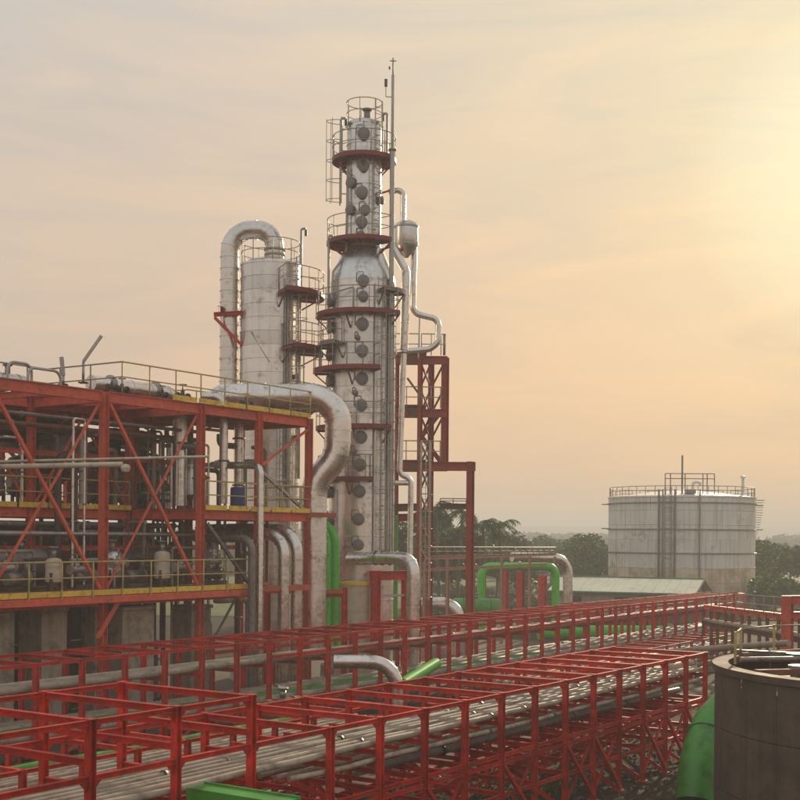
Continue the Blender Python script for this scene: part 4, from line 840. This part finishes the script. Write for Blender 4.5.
for z_ in (1.2, 2.4, 3.6): lathe('band', bt, bc+Vector((0, 0, z_)), [(.82, -.04), (.845, -.04), (.845, .04), (.82, .04)], 'cream_paint', 32)
pf = thing('portal_frame', 'low red portal frame behind the strapped grey elbow', 'portal frame', at(390, 640, 58).xy.to_3d())
ipost(pf, Vector((at(376, 536, 57.5).x, 57.5, 0)), at(376, 571, 57.5), .34, 'red_paint'); ipost(pf, Vector((at(406, 536, 58.5).x, 58.5, 0)), at(406, 571, 58.5), .3, 'red_paint'); bar('beam', pf, at(370, 576, 57.5), at(410, 575, 58.5), 'I', .35, .42, 'red_paint'); bar('beam', pf, at(376, 596, 57.7), at(406, 595, 58.4), 'box', .08, .1, 'galvanised')
dp = thing('deck_bridge', 'low pinkish steel bridge with a railing running right from the column foot', 'bridge', at(460, 640, 68).xy.to_3d())
bar('beam', dp, at(418, 558, 66), at(556, 553, 92), 'I', .2, .2, 'hazy_pink'); bar('beam', dp, at(418, 570, 66), at(556, 563, 92), 'I', .15, .16, 'hazy_pink')
railing(dp, [at(418, 556.5, 66), at(556, 553, 91)], .5, 1.4, 'handrail_steel')
for x, Y_ in ((425, 70), (448, 73.5), (474, 78), (502, 82), (530, 86.5), (555, 91)): ipost(dp, Vector((at(x, 536, Y_).x, Y_, 0)), at(x, 555.5, Y_), .16, 'hazy_pink')
# ------------------------------------------------------------------ middle distance, right of the columns
pipe('green pipe arch standing beyond the rear rack', [at(481.5, 536, 88).xy.to_3d(), at(481.5, 566, 88), at(556, 565, 90), at(556, 536, 90).xy.to_3d()], .28, 'green_bright', .7, fl=((1, .5),))
pipe('grey elbow just behind the green pipe arch', [at(512, 556, 92), at(568, 557, 94), at(568.5, 536, 94).xy.to_3d()], .36, 'pipe_cladding', 1.2, lap=1.4)
drum_h('big green horizontal drum low beyond the rear rack', at(455, 607, 84), at(500, 607, 84), .62, 'green_paint', base=.3)
pipe('dusty grey elbow left of the green drum', [at(420, 604, 74), at(448, 604, 74), at(458, 612, 74), at(459, 536, 74).xy.to_3d()], .42, 'pipe_cladding', 1.0)
for i, (x, y0, Y_) in enumerate([(505, 570, 95), (521, 568, 96), (543, 575, 97), (596, 604, 88)]):
    t = thing('steel_post', 'dark red post %s' % ['under the middle of the green arch', 'right of the middle under the green arch', 'inside the right leg of the green arch', 'standing alone before the shed'][i], 'post', at(x, 640, Y_).xy.to_3d()); ipost(t, at(x, 536, Y_).xy.to_3d(), at(x, y0, Y_), .5, 'red_paint'); box('footing', t, at(x, 536, Y_).xy.to_3d()+Vector((0, 0, .15)), (.9, .9, .3), 'concrete'); box('cap_plate', t, at(x, y0-1, Y_), (.6, .6, .05), 'red_paint')
pipe('fat green pipe lying behind the rear rack before the shed', [at(540, 631, 84), at(724, 631, 88)], .5, 'green_bright', 0, lap=3, fl=((0, .3), (0, .7)))
pipe('large grey elbow lying between the racks left of the short green pipe', [at(335, 662, 45.5), at(397, 662, 45.5), at(398, 536, 45.5).xy.to_3d()], .25, 'pipe_cladding', .9, lap=1.0)
pipe('short lime green pipe end poking up between the racks', [at(404, 684, 46), at(437, 663, 49)], .22, 'green_bright', 0)
drum_h('brown drum lying between the racks left of the large elbow', at(268, 712, 40), at(300, 707, 41), .35, 'rusty_steel', base=.3)
# pale crates / slabs and pallets between racks
rn = random.Random(4)
for k, (u, v, lb) in enumerate([(3, 8, 'left end'), (6.2, 6.6, 'second from left'), (9.2, 8.0, 'third from left'), (12.6, 7.2, 'middle'), (16, 8.2, 'third from right'), (20.5, 7.4, 'second from right'), (26, 8.0, 'right end')]):
    t = thing('pallet_stack', 'low wooden pallet stack between the racks, %s of the row' % lb, 'pallet', W(u, v, -7), 'pallets between the racks')
    for j in range(3):
        for q in range(5): box('slat', t, W(u, v-.5+.25*q, -6.87+.16*j), (1.2, .12, .03), 'tan_pipe', LROT)
        for q in (-.5, 0, .5): box('bearer', t, W(u+q, v, -6.94+.16*j), (.1, 1.1, .1), 'rusty_steel', LROT)
# shed
SH = at(631, 536, 106); rz = R(-24)
def sp_(x, y, z): return Vector((SH.x, SH.y, 0)) + Matrix.Rotation(rz, 3, 'Z') @ Vector((x, y, 0)) + Vector((0, 0, z))
sh = thing('shed', 'low shed with a pale sheet roof edged in green in front of the storage tank', 'shed', SH.xy.to_3d())
hw, hd, ez, rz_ = 5.8, 3.2, HC-4.4, HC-3.45
for i in range(8): box('wall_panel', sh, sp_(-hw+.8+1.6*i, -hd+.3, ez/2), (1.57, .15, ez), 'wall_paint', rz)
for i in range(4): box('wall_panel', sh, sp_(hw-.3, -hd+1.1+1.65*i, ez/2), (.15, 1.5, ez), 'wall_paint', rz)
m = mk('gable', [sp_(hw-.3, -hd, ez)-SH.xy.to_3d(), sp_(hw-.3, hd, ez)-SH.xy.to_3d(), sp_(hw-.3, 0, rz_)-SH.xy.to_3d(), sp_(hw-.4, -hd, ez)-SH.xy.to_3d(), sp_(hw-.4, hd, ez)-SH.xy.to_3d(), sp_(hw-.4, 0, rz_)-SH.xy.to_3d()], [(0, 1, 2), (5, 4, 3), (0, 3, 4, 1), (1, 4, 5, 2), (2, 5, 3, 0)], 'wall_paint'); link('gable', m, sh, T(SH.xy.to_3d()))
n = 14
for sgn in (-1, 1):
    for i in range(n):
        x0 = -hw-.3+(2*hw+.6)*i/n; x1 = x0+(2*hw+.6)/n-.02
        P = [sp_(x0, sgn*(hd+.4), ez-.05), sp_(x1, sgn*(hd+.4), ez-.05), sp_(x1, sgn*.02, rz_+.06), sp_(x0, sgn*.02, rz_+.06)]; o_ = SH.xy.to_3d(); up = Vector((0, 0, .06)); rib = Vector((0, 0, .05))
        V = [p-o_ for p in P]+[p-o_+up for p in P]
        f = [(0, 3, 2, 1), (4, 5, 6, 7), (0, 1, 5, 4), (1, 2, 6, 5), (2, 3, 7, 6), (3, 0, 4, 7)]
        link('roof_sheet', mk('roof_sheet', V, f, 'roof_sheet'), sh, T(o_))
bar('ridge_cap', sh, sp_(-hw-.3, 0, rz_+.14), sp_(hw+.3, 0, rz_+.14), 'box', .4, .08, 'roof_trim'); bar('fascia', sh, sp_(-hw-.3, -hd-.42, ez-.07), sp_(hw+.3, -hd-.42, ez-.07), 'box', .08, .12, 'roof_trim')
bar('fascia', sh, sp_(hw+.33, -hd-.4, ez-.03), sp_(hw+.33, 0, rz_+.08), 'box', .06, .16, 'wall_paint'); bar('fascia', sh, sp_(hw+.33, hd+.4, ez-.03), sp_(hw+.33, 0, rz_+.08), 'box', .06, .16, 'wall_paint')
for x in (-4, 0, 4): box('window', sh, sp_(x, -hd+.21, 1.7), (1.2, .06, .9), 'dark_steel', rz)
# ------------------------------------------------------------------ storage tank
Yt = 126; TC = Vector((at(681, 536, Yt).x, Yt, 0)); rt = 7.15; zt = HC+4.0
tk = thing('storage_tank', 'large white storage tank with a railed roof and rust stained foot at right', 'storage tank', TC)
lathe('base_ring', tk, TC, [(rt+.5, 0), (rt+.5, .35), (rt, .4)], 'concrete', 64)
nb = 8; hb = zt/nb
for i in range(nb):
    seg = 10
    for s in range(seg):
        a0 = 2*math.pi*(s+.5*(i % 2))/seg; a1 = a0+2*math.pi/seg
        k = ('tp', i, 0)
        o = lathe('shell_plate', tk, TC+Vector((0, 0, .02+hb*i)), [(rt-.02, .01), (rt+.015, .01), (rt+.015, .06), (rt-.005, .07), (rt-.005, hb-.01), (rt-.03, hb-.01)], 'tank_paint' if i > 2 else 'tank_paint_rusty', 10, 0, 2*math.pi/seg-.004, M=Matrix.Rotation(a0, 4, 'Z'), key=('tp', i > 2, round(hb, 3)))
lathe('roof', tk, TC+Vector((0, 0, zt)), [(rt-.02, -.1), (rt+.08, -.1), (rt+.08, .03), (rt-.05, .05), (.001, .9)], 'tank_paint', 64)
for y in (500, 527, 551): z_ = HC-(y-536)/1265*(Yt-rt); lathe('stiffener_ring', tk, TC+Vector((0, 0, z_)), [(rt, -.06), (rt+.14, -.05), (rt+.14, .03), (rt, .05)], 'grey_steel', 64)
for y in (503, 527, 551, 574):
    z_ = HC-(y-536)/1265*Yt
    for sg in (-1, 1): bar('spray_pipe', tk, TC+Vector((sg*(rt), -.5, z_)), TC+Vector((sg*(rt+.85), -.5, z_)), 'box', .08, .1, 'grey_steel')
for z_ in [zt+.1]: railing(tk, [TC+Vector(((rt-.1)*math.cos(R(a)), (rt-.1)*math.sin(R(a)), z_)) for a in range(0, 361, 8)], .85, 1.0, 'handrail_steel', .035)
def tpt(x, y, off=.3):
    k = (x-400)/1265; 
    X0 = TC.x; best = None
    for i in range(-180, 0):
        a = R(i); p = TC+Vector(((rt+off)*math.cos(a), (rt+off)*math.sin(a), 0)); e = abs(p.x/p.y-k)
        if best is None or e < best[0]: best = (e, p)
    p = best[1]; return Vector((p.x, p.y, HC-(y-536)/1265*p.y))
ladder(tk, Vector((*tpt(668, 600).xy, .2)), tpt(668, 484), (1, 0, 0), .6, (0, -1, 0), 'grey_steel', .4)
for x, r_ in ((659, .09), (662, .07), (675, .09), (700, .07)): 
    p = tpt(x, 488, .15); bar('riser_pipe', tk, Vector((p.x, p.y, .3)), Vector((p.x, p.y, zt+.6)), 'rd', r_, r_, 'grey_steel')
bar('mast', tk, TC+Vector((-1.15, -5.5, zt+.2)), TC+Vector((-1.15, -5.5, zt+3.9)), 'rd', .09, .09, 'grey_steel'); 
for (x0, x1, y_) in ((-2.7, -.8, 471), (-.8, 2.0, 471), (-2.7, 2.0, 476)):
    z_ = HC-(y_-536)/1265*120; bar('frame_bar', tk, TC+Vector((x0, -5.2, z_)), TC+Vector((x1, -5.2, z_)), 'box', .08, .08, 'grey_steel')
for x0 in (-2.7, -2.2, -.8, .9, 1.3, 2.0): bar('frame_bar', tk, TC+Vector((x0, -5.2, zt+.2)), TC+Vector((x0, -5.2, HC-(471-536)/1265*120)), 'box', .08, .08, 'grey_steel')
tube('vent', tk, [TC+Vector((.2, -4, zt+.3)), TC+Vector((.2, -4, zt+1.4)), TC+Vector((.9, -4, zt+1.4)), TC+Vector((.9, -4, zt+1.1))], .14, 'tank_paint', .3)
tube('vent', tk, [TC+Vector((5.3, -3, zt+.2)), TC+Vector((5.3, -3, zt+1.9))], .14, 'tank_paint', 0); lathe('vent_cap', tk, TC+Vector((5.3, -3, zt+1.9)), [(.3, 0), (.25, .15), (.001, .25)], 'tank_paint', 16)
box('roof_hatch', tk, TC+Vector((-.4, -5.6, zt+.45)), (.9, .9, .4), 'grey_steel')
# spiral stair on the right side of the tank
o = None
for k in range(26):
    a = R(-20-k*1.9); z_ = zt-.2-k*.24-0; p = TC+Vector(((rt+.45)*math.cos(R(-8+k*1.2)), (rt+.45)*math.sin(R(-8+k*1.2)), z_))
    if o is None: o = box('stair', tk, p, (.8, .5, .06), 'grey_steel')
    else: box('tread', o, p, (.8, .35, .05), 'grey_steel', R(-8+k*1.2))
# ------------------------------------------------------------------ right edge
DC = Vector((11.75, 28.5, 0)); rd = 4.5; zd = HC-2.9
dt = thing('concrete_tank', 'dark stained round tank in the near right corner with beams across its top', 'tank', DC)
for s in range(24):
    for lv in range(3):
        lathe('wall_segment', dt, DC+Vector((0, 0, zd/3*lv)), [(rd-.25, .005), (rd, .005), (rd, zd/3-.012), (rd-.25, zd/3-.012)], 'dark_concrete', 4, 0, 2*math.pi/24-.0015, M=Matrix.Rotation(2*math.pi*s/24, 4, 'Z'), key=('ws', 1))
lathe('rim', dt, DC+Vector((0, 0, zd)), [(rd-.3, -.15), (rd-.3, .03), (rd+.06, .03), (rd+.06, -.12), (rd, -.14)], 'dark_concrete', 64)
lathe('cover', dt, DC+Vector((0, 0, zd-.4)), [(.001, .1), (rd-.26, 0)], 'rusty_steel', 48)
for k, (du, dv, hh) in enumerate([(-2.4, 1.2, .5), (-1.2, 2.6, .6), (.4, 2.0, .45), (-2.9, -.6, .4), (1.6, 3.1, .6)]):
    p = DC+Vector((du, dv, zd-.35)); lathe('nozzle', dt, p, [(.16, 0), (.16, hh), (.26, hh), (.26, hh+.07), (.001, hh+.09)], 'grey_steel', 16)
tube('top_pipe', dt, [DC+Vector((-3.6, 1.6, zd+.1)), DC+Vector((-1, 3.4, zd+.1)), DC+Vector((3, 3.2, zd+.1))], .09, 'rusty_steel', .5)
tube('top_pipe', dt, [DC+Vector((-3.9, .6, zd+.12)), DC+Vector((0, 1.4, zd+.12)), DC+Vector((4, 1.0, zd+.12))], .06, 'grey_steel', .5)
for a_, mt_ in ((15, 'rusty_steel'), (50, 'grey_steel'), (80, 'rusty_steel'), (110, 'dark_steel'), (150, 'grey_steel')):
    d = Vector((math.cos(R(a_)), math.sin(R(a_)), 0)); bar('top_beam', dt, DC-d*(rd-.35)+Vector((0, 0, zd-.02+a_*.0012)), DC+d*(rd-.35)+Vector((0, 0, zd-.02+a_*.0012)), 'box', .16, .13, mt_)
for a_ in (100, 125, 150, 170):
    p = DC+Vector((rd*.9*math.cos(R(a_)), rd*.9*math.sin(R(a_)), zd)); bar('rail_post', dt, p, p+Vector((0, 0, .75)), 'box', .05, .05, 'handrail_yellow')
for k, (a_, b_) in enumerate(((100, 125), (125, 150), (150, 170))):
    p = [DC+Vector((rd*.9*math.cos(R(q)), rd*.9*math.sin(R(q)), zd+.72)) for q in (a_, b_)]; bar('rail', dt, p[0], p[1], 'rd', .02, .02, 'handrail_steel')
pipe('fat green pipe curving down between the rack end and the dark tank', [at(742, 690, 36), at(712, 722, 35), at(700, 760, 34), at(697, 536, 33.5).xy.to_3d()], .52, 'green_paint', 2.0, lap=2.5)
pipe('pale pipe running from the rack end over to the dark tank', [W(18.9, 1.8, -3.95), W(22.5, 2.4, -3.95), at(790, 640, 38)], .10, 'tan_pipe', .5)
pipe('pale pipe poking out of the rack end towards the dark tank', [W(18.5, .8, -4.1), W(20.8, .8, -4.1)], .13, 'tan_pipe', .3, fl=((0, .95),))
fr = thing('red_gantry', 'orange red portal cut by the right edge above the dark tank', 'gantry', at(800, 640, 55).xy.to_3d())
for x in (788, 830): ipost(fr, at(x, 536, 52).xy.to_3d(), at(x, 593, 52), .4, 'red_paint_hazed')
bar('beam', fr, at(783, 597, 52), at(836, 596, 52), 'I', .35, .35, 'red_paint_hazed'); bar('beam', fr, at(783, 612, 52), at(836, 611, 52), 'I', .25, .25, 'red_paint_hazed')
pbx = thing('pipe_bridge', 'rust brown pipe bridge crossing behind the dark tank to the right edge', 'pipe bridge', at(720, 640, 66).xy.to_3d())
A_, B_ = at(712, 606, 70), at(850, 622, 50)
for dz_, dyy in ((0, 0), (-.9, 0), (0, 1.8), (-.9, 1.8)): bar('long_beam', pbx, A_+Vector((0, dyy, dz_)), B_+Vector((0, dyy, dz_)), 'I', .2, .25, 'red_paint_hazed' if dz_ == 0 else 'rusty_steel')
for k in range(8):
    p = A_.lerp(B_, k/7); ipost(pbx, Vector((p.x, p.y, 0)), p, .14, 'rusty_steel'); ipost(pbx, Vector((p.x, p.y+1.8, 0)), p+Vector((0, 1.8, 0)), .14, 'rusty_steel')
    bar('cross_beam', pbx, p-Vector((0, 0, .9)), p+Vector((0, 1.8, -.9)), 'I', .15, .2, 'rusty_steel')
railing(pbx, [A_, B_], .9, 1.6, 'handrail_steel')
for k in range(3): pipe('pale pipe on the brown pipe bridge, %s' % ['near side', 'middle', 'far side'][k], [A_+Vector((0, .4+.5*k, -.72)), B_+Vector((0, .4+.5*k, -.72))], .11, 'tan_pipe', 0, group='pipes on the brown pipe bridge')
br2 = thing('pipe_bridge', 'low hazy pink pipe rack in front of the shed and tank foot', 'pipe bridge', at(650, 640, 92).xy.to_3d())
A2, B2 = at(560, 606, 90), at(745, 592, 104)
for dy_ in (0, 2.5):
    bar('long_beam', br2, A2+Vector((0, dy_, 0)), B2+Vector((0, dy_, 0)), 'I', .2, .25, 'red_paint_hazed'); bar('long_beam', br2, A2+Vector((0, dy_, -1)), B2+Vector((0, dy_, -1)), 'I', .2, .25, 'red_paint_hazed')
for k in range(12): 
    p = A2.lerp(B2, k/11)
    for dy_ in (0, 2.5): ipost(br2, Vector((p.x, p.y+dy_, 0)), p+Vector((0, dy_, 0)), .22, 'red_paint_hazed')
    bar('cross_beam', br2, p, p+Vector((0, 2.5, 0)), 'I', .15, .2, 'red_paint_hazed')
for k in range(3): pipe('pale pipe on the hazy pink rack, %s' % ['near side', 'middle', 'far side'][k], [A2+Vector((0, .5+.7*k, -.8)), B2+Vector((0, .5+.7*k, -.8))], .16, 'tan_pipe', 0, group='pipes on the hazy pink rack')
# ------------------------------------------------------------------ haze
hv = bpy.data.meshes.new('haze'); X, Y0, Y1, Z0, Z1 = 3300, -350, 3400, -8, 34
hv.from_pydata([(-X, Y0, Z0), (X, Y0, Z0), (X, Y1, Z0), (-X, Y1, Z0), (-X, Y0, Z1), (X, Y0, Z1), (X, Y1, Z1), (-X, Y1, Z1)], [], [(3, 2, 1, 0), (4, 5, 6, 7), (0, 1, 5, 4), (1, 2, 6, 5), (2, 3, 7, 6), (3, 0, 4, 7)])
hm = bpy.data.materials.new('haze'); hm.use_nodes = True; t = hm.node_tree; t.nodes.clear()
o_ = t.nodes.new('ShaderNodeOutputMaterial'); pv = t.nodes.new('ShaderNodeVolumePrincipled'); pv.inputs['Color'].default_value = (.89, .885, .87, 1); pv.inputs['Density'].default_value = .0015; pv.inputs['Anisotropy'].default_value = 0
t.links.new(pv.outputs[0], o_.inputs['Volume']); hv.materials.append(hm)
tag(link('haze', hv, None, Matrix()), kind='stuff')
